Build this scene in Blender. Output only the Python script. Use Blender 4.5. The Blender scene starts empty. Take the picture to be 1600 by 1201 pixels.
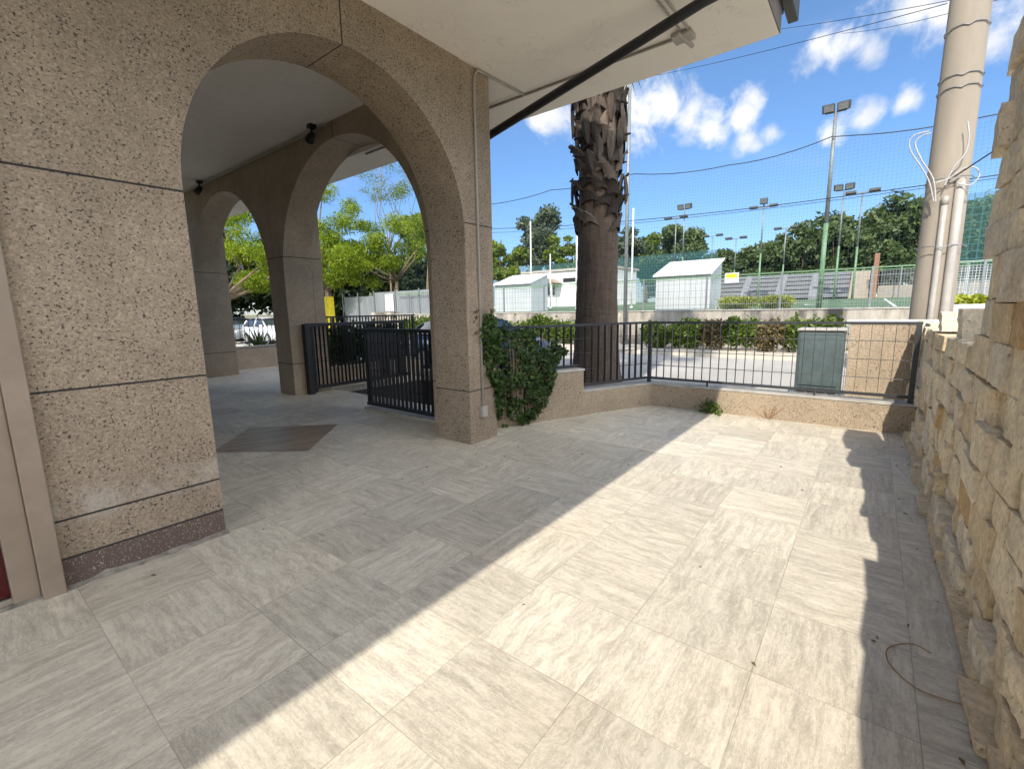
import bpy, math, random
import numpy as np
from mathutils import Vector, Matrix
R = math.radians
scene = bpy.context.scene
COL = scene.collection

# ------------------------------------------------------------------ camera
CAM = Vector((0, 0, 1.5))
RIGHT = Vector((0.614252, -0.788906, -0.017903)); UP = Vector((0.137943, 0.08501, 0.986785)); FW = Vector((0.776959, 0.608605, -0.161042))
cd = bpy.data.cameras.new('camera'); cam = bpy.data.objects.new('camera', cd); COL.objects.link(cam)
cam.matrix_world = Matrix(((RIGHT.x, UP.x, -FW.x, CAM.x), (RIGHT.y, UP.y, -FW.y, CAM.y), (RIGHT.z, UP.z, -FW.z, CAM.z), (0, 0, 0, 1)))
cd.sensor_width = 36; cd.lens = 714.56 / 1600 * 36; cd.clip_start = .05; cd.clip_end = 3000
scene.camera = cam
F = 714.56
def at(px, py, axis, val):
    """point of the place seen at a pixel of the photo, on the plane axis = val"""
    d = FW * F + RIGHT * (px - 800) - UP * (py - 600.5)
    t = (val - CAM[axis]) / d[axis]
    return CAM + d * t

# ------------------------------------------------------------------ light
LD = Vector((1.03, .207, -1)).normalized()          # direction the sunlight travels
w = bpy.data.worlds.new('World'); scene.world = w; w.use_nodes = True
wt = w.node_tree; wt.nodes.clear()
class NT:
    def __init__(s, t): s.t = t
    def n(s, typ, **k):
        x = s.t.nodes.new(typ)
        for a, b in k.items(): setattr(x, a, b)
        return x
    def l(s, a, b): s.t.links.new(a, b)
    def val(s, sock, v):
        if hasattr(v, 'links') or isinstance(v, bpy.types.NodeSocket): s.l(v, sock)
        else: sock.default_value = v
    def math(s, op, a, b=None, c=None, clamp=False):
        x = s.n('ShaderNodeMath', operation=op, use_clamp=clamp)
        s.val(x.inputs[0], a)
        if b is not None: s.val(x.inputs[1], b)
        if c is not None: s.val(x.inputs[2], c)
        return x.outputs[0]
    def vmath(s, op, a, b=None):
        x = s.n('ShaderNodeVectorMath', operation=op)
        s.val(x.inputs[0], a)
        if b is not None: s.val(x.inputs[1], b)
        return x.outputs['Value'] if op in ('DISTANCE', 'LENGTH', 'DOT_PRODUCT') else x.outputs[0]
    def ramp(s, f, stops, interp='LINEAR'):
        x = s.n('ShaderNodeValToRGB'); x.color_ramp.interpolation = interp
        e = x.color_ramp.elements
        while len(e) < len(stops): e.new(.5)
        for i, (p, c) in enumerate(stops):
            e[i].position = p
            e[i].color = (c, c, c, 1) if not isinstance(c, (tuple, list)) else (*c, 1)
        s.l(f, x.inputs[0]); return x.outputs[0]
    def mix(s, f, a, b, blend='MIX'):
        x = s.n('ShaderNodeMix', data_type='RGBA', blend_type=blend)
        s.val(x.inputs[0], f)
        for k, v in ((6, a), (7, b)):
            if isinstance(v, (tuple, list)): x.inputs[k].default_value = (*v[:3], 1)
            else: s.val(x.inputs[k], v)
        return x.outputs[2]
    def noise(s, vec, scale, detail=4, rough=.55, dist=0):
        x = s.n('ShaderNodeTexNoise'); s.l(vec, x.inputs['Vector'])
        x.inputs['Scale'].default_value = scale; x.inputs['Detail'].default_value = detail
        x.inputs['Roughness'].default_value = rough; x.inputs['Distortion'].default_value = dist
        return x.outputs[0]
    def smooth(s, v, a, b):
        x = s.n('ShaderNodeMapRange', interpolation_type='SMOOTHSTEP')
        s.l(v, x.inputs[0]); x.inputs[1].default_value = a; x.inputs[2].default_value = b
        return x.outputs[0]
N = NT(wt)
sky = N.n('ShaderNodeTexSky', sky_type='NISHITA'); sky.sun_disc = False
sky.sun_elevation = math.asin(-LD.z); sky.sun_rotation = math.atan2(-LD.x, -LD.y)
sky.air_density = 1.0; sky.dust_density = .1; sky.ozone_density = 2.5
SKY_STRENGTH = .14
bg = N.n('ShaderNodeBackground'); bg.inputs[1].default_value = SKY_STRENGTH
out = N.n('ShaderNodeOutputWorld')
gen = N.n('ShaderNodeTexCoord').outputs['Generated']
# clouds as puff clusters by direction; unseen bright ones added to fill the shade
PUFFS = [((.873, .335, .353), .085), ((.855, .36, .335), .075), ((.9, .29, .325), .06), ((.914, .25, .318), .055), ((.922, .215, .325), .05), ((.923, .188, .345), .032), ((.84, .385, .36), .07),
         ((.937, .205, .286), .033), ((.941, .17, .295), .034), ((.945, .19, .28), .03), ((.92, .083, .384), .06), ((.926, .035, .375), .055), ((.925, .06, .39), .05), ((.79, .5, .354), .06), ((.77, .53, .345), .05),
         ((.957, .075, .278), .04), ((.955, .03, .289), .035), ((.955, -.016, .296), .035), ((.921, -.05, .395), .085), ((.916, -.01, .412), .07), ((.925, -.1, .36), .07), ((.9, .0, .45), .1),
         ((.2, .8, .55), .2), ((-.5, .7, .5), .3), ((-.75, -.5, .45), .45), ((.45, -.85, .35), .42), ((.1, -.75, .65), .5), ((-.3, -.9, .3), .4), ((.75, -.62, .25), .26), ((.3, -.35, .9), .4), ((-.85, .2, .4), .4), ((.1, .95, .3), .12)]  # out-of-view clouds, added to lift and neutralise the shade
acc = None
wob = N.n('ShaderNodeTexNoise'); wob.inputs['Scale'].default_value = 9; wob.inputs['Detail'].default_value = 3; N.l(gen, wob.inputs['Vector'])
wv = N.vmath('MULTIPLY_ADD', wob.outputs['Color'], (.05, .05, .05)); wv.node.inputs[2].default_value = (-.025, -.025, -.025)
dirv = N.vmath('ADD', gen, wv)
for c, r in PUFFS:
    L = math.sqrt(sum(k * k for k in c)); c = tuple(k / L for k in c)
    d = N.vmath('DISTANCE', dirv, c); r *= .84
    f = N.math('SUBTRACT', 1, N.math('DIVIDE', d, r))
    acc = f if acc is None else N.math('SMOOTH_MAX', acc, f, .25)
big = N.noise(gen, 16, 8, .6, .3)
dens = N.math('ADD', acc, N.math('MULTIPLY', N.math('SUBTRACT', big, .5), 2.6))
cov = N.smooth(dens, .12, 1.0)
wisp = N.smooth(N.noise(N.vmath('MULTIPLY', gen, (1, 1, 4)), 3.2, 7, .6, .6), .52, .85)
cov = N.math('MAXIMUM', N.math('MULTIPLY', cov, .8), N.math('MULTIPLY', wisp, .1))
ccol = N.ramp(N.noise(gen, 11, 5, .55), [(.3, (4.2, 4.6, 5.3)), (.62, (7.2, 7.2, 7.2))])
sat = N.n('ShaderNodeHueSaturation'); sat.inputs['Saturation'].default_value = 1.1; sat.inputs['Value'].default_value = .66
N.l(sky.outputs[0], sat.inputs['Color'])
# clouds toward the sun get extra brightness, added as fill for the shade; the sky deepens toward blue near the horizon
sunward = N.vmath('DOT_PRODUCT', gen, tuple(-LD))
gain = N.math('ADD', .62, N.math('MULTIPLY', N.smooth(sunward, -.35, .95), 5.6))
gc = N.n('ShaderNodeCombineColor')
for i, k in enumerate((1.0, .955, .88)): N.l(N.math('MULTIPLY', gain, k if i else 1.0), gc.inputs[i])
ccol = N.mix(1, ccol, gc.outputs[0], 'MULTIPLY')
sz = N.n('ShaderNodeSeparateXYZ'); N.l(gen, sz.inputs[0])
tint = N.ramp(sz.outputs[2], [(0, (.46, .55, .76)), (.22, (.64, .74, .88)), (.45, (.86, .90, .94))])
N.l(N.mix(cov, N.mix(1, sat.outputs[0], tint, 'MULTIPLY'), ccol), bg.inputs[0]); N.l(bg.outputs[0], out.inputs[0])

sd = bpy.data.lights.new('sun', 'SUN'); sd.energy = 2.55; sd.angle = R(.53); sd.color = (1, .93, .82)
sun = bpy.data.objects.new('sun', sd); COL.objects.link(sun); sun.location = (-20, -4, 30)
sun.rotation_euler = LD.to_track_quat('-Z', 'Y').to_euler()
scene.view_settings.view_transform = 'Standard'; scene.view_settings.look = 'None'
scene.view_settings.gamma = 1; scene.view_settings.exposure = 1.16
scene.render.engine = 'CYCLES'; scene.cycles.use_denoising = True
scene.cycles.max_bounces = 10; scene.cycles.diffuse_bounces = 6; scene.cycles.transparent_max_bounces = 24

# ------------------------------------------------------------------ mesh helpers
class MB:
    def __init__(s): s.v = []; s.f = []; s.t = []
    def add(s, vs, fs, tint=.5):
        o = len(s.v); s.v += [tuple(x) for x in vs]
        s.f += [tuple(i + o for i in f) for f in fs]; s.t += [tint] * len(vs); return s
    def box(s, x0, x1, y0, y1, z0, z1, tint=.5):
        v = [(x, y, z) for z in (z0, z1) for y in (y0, y1) for x in (x0, x1)]
        return s.add(v, [(0, 2, 3, 1), (4, 5, 7, 6), (0, 1, 5, 4), (2, 6, 7, 3), (0, 4, 6, 2), (1, 3, 7, 5)], tint)
    def obox(s, c, a, b, d, tint=.5):
        c, a, b, d = map(Vector, (c, a, b, d))
        v = [c + a * i + b * j + d * k for k in (-1, 1) for j in (-1, 1) for i in (-1, 1)]
        return s.add(v, [(0, 2, 3, 1), (4, 5, 7, 6), (0, 1, 5, 4), (2, 6, 7, 3), (0, 4, 6, 2), (1, 3, 7, 5)], tint)
    def bar(s, p, q, wx, wz):
        """rectangular bar from p to q, wx wide sideways, wz tall"""
        p, q = Vector(p), Vector(q); d = (q - p); side = d.cross(Vector((0, 0, 1)))
        if side.length < 1e-6: side = Vector((1, 0, 0))
        side.normalize(); up = side.cross(d.normalized())
        return s.obox((p + q) / 2, d / 2, side * wx / 2, up * wz / 2)
    def tube(s, pts, r, n=8, cap=True, tint=.5):
        pts = [Vector(p) for p in pts]
        rs = r if isinstance(r, (list, tuple)) else [r] * len(pts)
        o = []; ref = None
        for i, p in enumerate(pts):
            d = (pts[min(i + 1, len(pts) - 1)] - pts[max(i - 1, 0)]).normalized()
            if ref is None:
                ref = d.cross(Vector((0, 0, 1)) if abs(d.z) < .9 else Vector((1, 0, 0))).normalized()
            ref = (ref - d * ref.dot(d)).normalized(); b = d.cross(ref)
            for k in range(n):
                a = 2 * math.pi * k / n
                o.append(p + (ref * math.cos(a) + b * math.sin(a)) * rs[i])
        f = []
        for i in range(len(pts) - 1):
            for k in range(n):
                f.append((i * n + k, i * n + (k + 1) % n, (i + 1) * n + (k + 1) % n, (i + 1) * n + k))
        if cap: f += [tuple(range(n - 1, -1, -1)), tuple((len(pts) - 1) * n + k for k in range(n))]
        return s.add(o, f, tint)
    def lathe(s, c, prof, n=24, wob=None):
        o = []; f = []
        for i, (r, z) in enumerate(prof):
            for k in range(n):
                a = 2 * math.pi * k / n; rr = r * (1 + (wob(a, z) if wob else 0))
                o.append((c[0] + rr * math.cos(a), c[1] + rr * math.sin(a), c[2] + z))
        for i in range(len(prof) - 1):
            for k in range(n):
                f.append((i * n + k, i * n + (k + 1) % n, (i + 1) * n + (k + 1) % n, (i + 1) * n + k))
        f += [tuple(range(n - 1, -1, -1)), tuple((len(prof) - 1) * n + k for k in range(n))]
        return s.add(o, f)
    def prism(s, poly, axis, a, b):
        """extrude a 2-d polygon along an axis"""
        n = len(poly)
        def mk(p, t):
            q = list(p); q.insert(axis, t); return q
        v = [mk(p, a) for p in poly] + [mk(p, b) for p in poly]
        return s.add(v, [tuple(range(n)), tuple(range(2 * n - 1, n - 1, -1))] + [(i, i + n, (i + 1) % n + n, (i + 1) % n) for i in range(n)])
    def build(s, name, mat, parent=None, smooth=False, bevel=0, recalc=True):
        loc = Vector((0, 0, 0))
        pp = parent
        while pp: loc += pp.location; pp = pp.parent
        me = bpy.data.meshes.new(name)
        me.from_pydata([(x - loc.x, y - loc.y, z - loc.z) for x, y, z in s.v], [], s.f)
        if recalc:
            import bmesh
            bm = bmesh.new(); bm.from_mesh(me); bmesh.ops.recalc_face_normals(bm, faces=bm.faces); bm.to_mesh(me); bm.free()
        at_ = me.attributes.new('tint', 'FLOAT', 'POINT'); at_.data.foreach_set('value', np.array(s.t, dtype=np.float32))
        o = bpy.data.objects.new(name, me); COL.objects.link(o); o.parent = parent
        me.materials.append(mat)
        if smooth: me.polygons.foreach_set('use_smooth', [True] * len(me.polygons))
        if bevel:
            m = o.modifiers.new('bevel', 'BEVEL'); m.width = bevel; m.segments = 2; m.limit_method = 'ANGLE'; m.angle_limit = R(40)
        return o
def tag(o, label=None, cat=None, group=None, kind=None):
    for k, v in (('label', label), ('category', cat), ('group', group), ('kind', kind)):
        if v: o[k] = v
    return o
def thing(name, label, cat, loc, group=None):
    o = bpy.data.objects.new(name, None); COL.objects.link(o); o.location = loc; o.empty_display_size = .2
    return tag(o, label, cat, group)
def copy_thing(root, loc, label, group=None):
    r = root.copy(); COL.objects.link(r); r.location = loc; tag(r, label, None, group)
    for ch in root.children:
        c = ch.copy(); COL.objects.link(c); c.parent = r
        for g in ch.children:
            d = g.copy(); COL.objects.link(d); d.parent = c
    return r

def leaf_mesh(name, mat, parent, clusters, n, size, seed, aspect=.5, flat=False, shell=.45, down=0):
    """n small two-triangle leaves spread through ellipsoid clusters (x, y, z, rx, ry, rz)"""
    rg = np.random.default_rng(seed)
    cl = np.array(clusters, float); wgt = cl[:, 3] * cl[:, 4] * cl[:, 5]; wgt = wgt ** .8; wgt /= wgt.sum()
    idx = rg.choice(len(cl), n, p=wgt); C = cl[idx]
    d = rg.normal(size=(n, 3)); d /= np.linalg.norm(d, axis=1)[:, None]
    rad = rg.random(n) ** shell
    rad *= 1 + .25 * rg.normal(size=n) * (rg.random(n) < .25)
    p = C[:, :3] + d * rad[:, None] * C[:, 3:6]
    a = rg.normal(size=(n, 3)) + d * .8; a[:, 2] -= down
    a /= np.linalg.norm(a, axis=1)[:, None]
    b = np.cross(a, rg.normal(size=(n, 3))); b /= np.linalg.norm(b, axis=1)[:, None]
    s = size * (.6 + .8 * rg.random(n))[:, None]
    nrm = np.cross(a, b)
    v0 = p - a * s; v1 = p + b * s * aspect + nrm * s * .15; v2 = p + a * s; v3 = p - b * s * aspect + nrm * s * .15
    loc = Vector((0, 0, 0)); pp = parent
    while pp: loc += pp.location; pp = pp.parent
    V = np.stack([v0, v1, v2, v3], 1).reshape(-1, 3) - np.array(loc)
    me = bpy.data.meshes.new(name)
    me.vertices.add(4 * n); me.vertices.foreach_set('co', V.astype(np.float32).ravel())
    me.loops.add(4 * n); me.loops.foreach_set('vertex_index', np.arange(4 * n, dtype=np.int32))
    me.polygons.add(n); me.polygons.foreach_set('loop_start', np.arange(0, 4 * n, 4, dtype=np.int32)); me.polygons.foreach_set('loop_total', np.full(n, 4, dtype=np.int32))
    me.update(calc_edges=True); me.validate()
    me.materials.append(mat)
    o = bpy.data.objects.new(name, me); COL.objects.link(o); o.parent = parent
    return o

# ------------------------------------------------------------------ materials
def newmat(name):
    m = bpy.data.materials.new(name); m.use_nodes = True; t = NT(m.node_tree)
    b = m.node_tree.nodes['Principled BSDF']
    return m, t, b
def bump(t, b, h, strength=.3, dist=.01):
    x = t.n('ShaderNodeBump'); x.inputs['Strength'].default_value = strength; x.inputs['Distance'].default_value = dist
    t.l(h, x.inputs['Height']); t.l(x.outputs[0], b.inputs['Normal'])
def simple(name, col, rough=.6, metal=0, var=.15, scale=6, bumps=0, streak=False, bscale=60):
    m, t, b = newmat(name)
    pos = t.n('ShaderNodeNewGeometry').outputs['Position']
    if streak: pos2 = t.vmath('MULTIPLY', pos, (1, 1, .12))
    else: pos2 = pos
    nz = t.noise(pos2, scale, 6, .6)
    lo = tuple(c * (1 - var) for c in col); hi = tuple(min(1, c * (1 + var)) for c in col)
    t.l(t.ramp(nz, [(.3, lo), (.7, hi)]), b.inputs['Base Color'])
    b.inputs['Roughness'].default_value = rough; b.inputs['Metallic'].default_value = metal
    if bumps: bump(t, b, t.noise(pos, bscale, 4), bumps, .004)
    return m
M = {}
def aggregate(name, base, joints=(), ujoint=None, vjoints=(), plinth=False, speck=.605, smear=False):
    m, t, b = newmat(name)
    pos = t.n('ShaderNodeNewGeometry').outputs['Position']
    sep = t.n('ShaderNodeSeparateXYZ'); t.l(pos, sep.inputs[0])
    big = t.noise(pos, 1.3, 5, .6)
    col = t.ramp(big, [(.3, tuple(c * .8 for c in base)), (.7, tuple(min(1, c * 1.14) for c in base))])
    vo = t.n('ShaderNodeTexVoronoi'); vo.inputs['Scale'].default_value = 105; t.l(pos, vo.inputs['Vector'])
    sp = t.n('ShaderNodeSeparateColor'); t.l(vo.outputs['Color'], sp.inputs[0])
    grain = t.ramp(sp.outputs[0], [(0, .76), (.4, .95), (.75, 1.05), (1, 1.3)])
    col = t.mix(1, col, grain, 'MULTIPLY')
    clump = t.noise(pos, 7, 3, .6)
    pn = t.noise(t.vmath('MULTIPLY', pos, (1, 1, 1.15)), 58, 2, .6)
    pit = t.smooth(t.math('ADD', pn, t.math('MULTIPLY', t.math('SUBTRACT', clump, .5), .22)), speck, speck + .025)
    col = t.mix(t.math('MULTIPLY', pit, .9), col, (.045, .036, .03))
    lig = t.smooth(t.noise(pos, 80, 2, .5), .68, .74)
    col = t.mix(t.math('MULTIPLY', lig, .5), col, (.62, .56, .46))
    # run-off streaks and dust with a shape of their own
    st = t.smooth(t.noise(t.vmath('MULTIPLY', pos, (5, 5, .5)), 1.6, 5, .6), .52, .8)
    col = t.mix(t.math('MULTIPLY', st, .3), col, tuple(c * .55 for c in base))
    if smear:
        zz = t.math('ADD', sep.outputs[2], t.math('MULTIPLY', t.noise(pos, 3.5, 4, .6), -.22))
        band = t.math('MULTIPLY', t.smooth(zz, .2, .32), t.math('SUBTRACT', 1, t.smooth(zz, .34, .52)))
        col = t.mix(t.math('MULTIPLY', t.math('MULTIPLY', band, t.smooth(t.noise(pos, 5, 5, .7), .42, .66)), .45), col, (.5, .46, .4))
    if plinth:
        pl = t.math('LESS_THAN', sep.outputs[2], .165)
        dark = t.mix(t.smooth(t.noise(pos, 130, 2, .6), .62, .68), (.125, .088, .072), (.5, .45, .38))
        col = t.mix(pl, col, dark)
    jm = None
    def adj(coord, c, wd=.006):
        nonlocal jm
        k = t.math('LESS_THAN', t.math('ABSOLUTE', t.math('SUBTRACT', coord, c)), wd)
        jm = k if jm is None else t.math('MAXIMUM', jm, k)
    for z in joints: adj(sep.outputs[2], z)
    if ujoint is not None:
        k = t.math('MULTIPLY', t.math('LESS_THAN', t.math('ABSOLUTE', t.math('SUBTRACT', sep.outputs[0], ujoint)), .006), t.math('GREATER_THAN', sep.outputs[2], 2.6))
        jm = k if jm is None else t.math('MAXIMUM', jm, k)
    for v in vjoints:
        k = t.math('MULTIPLY', t.math('LESS_THAN', t.math('ABSOLUTE', t.math('SUBTRACT', sep.outputs[1], v)), .006), t.math('GREATER_THAN', sep.outputs[2], 2.6))
        jm = k if jm is None else t.math('MAXIMUM', jm, k)
    h = t.math('ADD', t.math('MULTIPLY', sp.outputs[0], .3), t.math('MULTIPLY', pit, -1))
    if jm is not None:
        col = t.mix(jm, col, (.03, .027, .025)); h = t.math('ADD', h, t.math('MULTIPLY', jm, -3))
    t.l(col, b.inputs['Base Color']); b.inputs['Roughness'].default_value = .85
    bump(t, b, h, .5, .004)
    return m
STONE = (.315, .248, .178)
M['front'] = aggregate('washed_aggregate_front', STONE, (2.262, 1.11, .39, .168), 2.33, plinth=True, smear=True)
M['pillar'] = aggregate('washed_aggregate_pillar', STONE, (2.41, .61))
M['side'] = aggregate('washed_aggregate_side', (.37, .298, .222), (2.5, .585), None, (6.47, 10.7), speck=.67)
M['low'] = aggregate('washed_aggregate_low', (.34, .27, .19), speck=.64)
M['panel'] = aggregate('washed_aggregate_panel', (.38, .30, .21), speck=.63)
M['ceil'] = simple('ceiling_paint', (.83, .79, .73), .8, 0, .07, .9)
def soffit():
    m, t, b = newmat('soffit_paint')
    pos = t.n('ShaderNodeNewGeometry').outputs['Position']
    c = t.ramp(t.noise(pos, .9, 5, .6), [(.3, (.79, .75, .69)), (.7, (.86, .82, .76))])
    st = t.smooth(t.noise(pos, 1.7, 7, .68, .5), .56, .72)
    c = t.mix(t.math('MULTIPLY', st, .22), c, (.55, .49, .42))
    cr = t.math('ABSOLUTE', t.math('MULTIPLY_ADD', t.noise(pos, 1.1, 6, .6, .3), 2, -1))
    c = t.mix(t.math('MULTIPLY', t.math('LESS_THAN', cr, .0035), .35), c, (.4, .36, .32))
    t.l(c, b.inputs['Base Color']); b.inputs['Roughness'].default_value = .85
    bump(t, b, t.noise(pos, 120, 3, .6), .15, .003)
    return m
M['ceil'] = soffit()
M['white'] = simple('white_paint', (.78, .77, .74), .6, 0, .06, 3)
M['hut'] = simple('hut_sheet', (.52, .55, .56), .5, 0, .1, 1.4, 0, True)
M['pvc'] = simple('grey_plastic', (.36, .335, .30), .5, 0, .1, 8)
M['black'] = simple('black_paint', (.013, .014, .016), .45, 0, .3, 30)
M['grille'] = simple('anthracite_grille', (.04, .042, .044), .45, .2, .3, 40)
M['galv'] = simple('galvanised', (.25, .26, .27), .45, .5, .15, 10)
M['fascia'] = simple('brown_fascia', (.11, .085, .068), .7, 0, .2, 4)
M['gutter'] = simple('gutter_metal', (.045, .045, .045), .5, .2, .2, 4)
M['jamb'] = simple('beige_marble', (.28, .22, .165), .5, 0, .12, 5, .1)
M['red'] = simple('red_paint', (.09, .008, .01), .4, 0, .15, 5)
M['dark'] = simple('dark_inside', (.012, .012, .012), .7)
M['pole'] = simple('pole_concrete', (.31, .265, .21), .85, 0, .16, 3, .15, True)
M['cable'] = simple('pale_cable', (.42, .41, .39), .5)
M['cap'] = simple('coping_cement', (.4, .38, .34), .85, 0, .2, 7, .2)
M['mortar'] = simple('dirty_mortar', (.25, .225, .19), .95, 0, .45, 14, .4)
M['cabinet'] = simple('cabinet_paint', (.075, .105, .105), .55, 0, .2, 9, .05)
M['wire'] = simple('rusty_wire', (.36, .21, .1), .7)
M['wood'] = simple('brown_wood', (.25, .13, .07), .7)
M['yellow'] = simple('yellow_paint', (.75, .6, .02), .5)
M['fieldgreen'] = simple('sports_turf', (.075, .14, .062), .95, 0, .15, 1.5, .2)
M['linepaint'] = simple('white_line', (.75, .77, .75), .8)
M['bench'] = simple('pale_bench_concrete', (.34, .29, .23), .85)
M['bleach'] = simple('bleacher_concrete', (.17, .18, .19), .8, 0, .12, 2)
M['polegreen'] = simple('green_pole_paint', (.14, .24, .13), .5, .1, .15, 3)
M['polegrey'] = simple('grey_pole_paint', (.2, .22, .22), .5, .3, .15, 3)
M['polewhite'] = simple('white_pole_paint', (.7, .7, .7), .5)
M['lamp'] = simple('floodlight_body', (.08, .085, .085), .4, .3)
M['lampglass'] = simple('dull_lamp_glass', (.16, .165, .16), .2)
M['glasslamp'] = simple('floodlight_glass', (.5, .5, .5), .15)
M['corr'] = simple('corrugated_zinc', (.24, .26, .265), .5, .3, .2, 1.5, 0, True)
M['rubber'] = simple('tyre_rubber', (.02, .02, .02), .8)
M['rim'] = simple('wheel_rim', (.45, .45, .46), .3, .7)

def wallstain():
    m, t, b = newmat('stained_render')
    pos = t.n('ShaderNodeNewGeometry').outputs['Position']
    s1 = t.noise(t.vmath('MULTIPLY', pos, (1, 1, .25)), 2.2, 7, .65)
    s2 = t.noise(pos, .7, 4, .6)
    c = t.ramp(t.math('ADD', t.math('MULTIPLY', s1, .7), t.math('MULTIPLY', s2, .3)), [(.40, (.12, .11, .095)), (.5, (.34, .31, .26)), (.62, (.48, .44, .37))])
    t.l(c, b.inputs['Base Color']); b.inputs['Roughness'].default_value = .9
    return m
M['stained'] = wallstain()

def travertine():
    m, t, b = newmat('travertine_paving')
    pos = t.n('ShaderNodeNewGeometry').outputs['Position']
    T = .5275
    q = t.vmath('DIVIDE', t.vmath('SUBTRACT', pos, (.34, .27, 0)), (T, T, 1))
    sep = t.n('ShaderNodeSeparateXYZ'); t.l(q, sep.inputs[0])
    X, Y = sep.outputs[0], sep.outputs[1]
    ix, iy = t.math('FLOOR', X), t.math('FLOOR', Y); fx, fy = t.math('FRACT', t.math('ADD', X, 200)), t.math('FRACT', t.math('ADD', Y, 200))
    cb = t.n('ShaderNodeCombineXYZ'); t.l(ix, cb.inputs[0]); t.l(iy, cb.inputs[1])
    wn = t.n('ShaderNodeTexWhiteNoise', noise_dimensions='3D'); t.l(cb.outputs[0], wn.inputs['Vector'])
    ws = t.n('ShaderNodeSeparateColor'); t.l(wn.outputs['Color'], ws.inputs[0])
    par = t.math('MODULO', t.math('ADD', t.math('ADD', ix, iy), 400), 2)
    flip = t.math('LESS_THAN', ws.outputs[0], .22)
    ori = t.math('ABSOLUTE', t.math('SUBTRACT', par, flip))
    al = t.math('ADD', t.math('MULTIPLY', fx, ori), t.math('MULTIPLY', fy, t.math('SUBTRACT', 1, ori)))
    ac = t.math('ADD', t.math('MULTIPLY', fy, ori), t.math('MULTIPLY', fx, t.math('SUBTRACT', 1, ori)))
    # some tiles are laid as two half strips
    half = t.math('MULTIPLY', t.math('GREATER_THAN', ws.outputs[1], .42), t.math('GREATER_THAN', ac, t.math('ADD', .35, t.math('MULTIPLY', ws.outputs[2], .3))))
    rz = t.math('ADD', t.math('MULTIPLY', wn.outputs['Value'], 37), t.math('MULTIPLY', half, 11.3))
    lv = t.n('ShaderNodeCombineXYZ')
    t.l(t.math('MULTIPLY', al, T), lv.inputs[0]); t.l(t.math('MULTIPLY', ac, T), lv.inputs[1]); t.l(rz, lv.inputs[2])
    bw = t.n('ShaderNodeTexNoise'); bw.inputs['Scale'].default_value = 3.5; bw.inputs['Detail'].default_value = 3; t.l(lv.outputs[0], bw.inputs['Vector'])
    am = t.math('MULTIPLY_ADD', t.math('GREATER_THAN', ws.outputs[1], .72), .15, .035); av = t.n('ShaderNodeCombineXYZ'); t.l(am, av.inputs[0]); t.l(am, av.inputs[1])
    warp = t.vmath('MULTIPLY_ADD', bw.outputs['Color'], av.outputs[0]); t.l(lv.outputs[0], warp.node.inputs[2])
    band = t.noise(t.vmath('MULTIPLY', warp, (2.2, 19, 1)), 1.5, 8, .74, .5)
    fine = t.noise(t.vmath('MULTIPLY', warp, (20, 70, 1)), 1.6, 6, .8, .9)
    curd = t.noise(warp, 16, 8, .78, 1.6)
    blot = t.noise(t.vmath('MULTIPLY', warp, (1, 2.2, 1)), 4.2, 5, .62, .6)
    f = t.math('ADD', t.math('ADD', t.math('MULTIPLY', band, .40), t.math('MULTIPLY', blot, .14)), t.math('ADD', t.math('MULTIPLY', fine, .28), t.math('MULTIPLY', curd, .18)))
    col = t.ramp(f, [(.38, (.36, .325, .27)), (.46, (.49, .45, .375)), (.51, (.60, .555, .465)), (.56, (.67, .625, .53)), (.64, (.72, .675, .58))])
    rn = t.noise(t.vmath('MULTIPLY', warp, (7, 30, 1)), 2.0, 5, .7, 1.1)
    ridge = t.math('SUBTRACT', 1, t.math('ABSOLUTE', t.math('MULTIPLY_ADD', rn, 2, -1)))
    rl_ = t.math('MULTIPLY', t.smooth(ridge, .88, 1.0), t.smooth(t.noise(warp, 7, 4, .6), .42, .62))
    col = t.mix(t.math('MULTIPLY', rl_, .5), col, (.33, .295, .24))
    grit = t.smooth(t.noise(warp, 95, 3, .7), .55, .68)
    col = t.mix(t.math('MULTIPLY', t.math('MULTIPLY', grit, t.smooth(band, .62, .42)), .6), col, (.36, .32, .26))
    tone = t.math('ADD', .90, t.math('MULTIPLY', t.math('FRACT', t.math('MULTIPLY', t.math('ADD', rz, ws.outputs[2]), 7.7)), .22))
    tn = t.n('ShaderNodeCombineColor'); 
    for i, k in enumerate((1.0, .99, .965)): t.l(t.math('MULTIPLY', tone, k), tn.inputs[i])
    col = t.mix(1, col, tn.outputs[0], 'MULTIPLY')
    warm = t.smooth(t.noise(pos, .9, 4, .6), .45, .7)
    col = t.mix(t.math('MULTIPLY', warm, .35), col, t.mix(1, col, (.95, .88, .8), 'MULTIPLY'))
    pits = t.smooth(t.noise(t.vmath('MULTIPLY', warp, (20, 70, 1)), 2.2, 3, .6), .68, .76)
    col = t.mix(t.math('MULTIPLY', pits, .5), col, (.27, .23, .18))
    spot = t.smooth(t.noise(pos, 9, 3, .6), .735, .76)
    col = t.mix(t.math('MULTIPLY', spot, .4), col, (.36, .26, .16))
    dirt = t.smooth(t.noise(pos, 2.3, 6, .7), .58, .8)
    col = t.mix(t.math('MULTIPLY', dirt, .3), col, (.33, .29, .24))
    ex = t.math('MINIMUM', fx, t.math('SUBTRACT', 1, fx)); ey = t.math('MINIMUM', fy, t.math('SUBTRACT', 1, fy))
    e = t.math('MINIMUM', ex, ey)
    jn = t.math('LESS_THAN', e, .0035)
    jcol = t.noise(pos, 1.7, 3, .6)
    col = t.mix(t.math('MULTIPLY', jn, t.ramp(jcol, [(.35, .2), (.6, .8)])), col, (.27, .235, .185))
    t.l(col, b.inputs['Base Color'])
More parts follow.
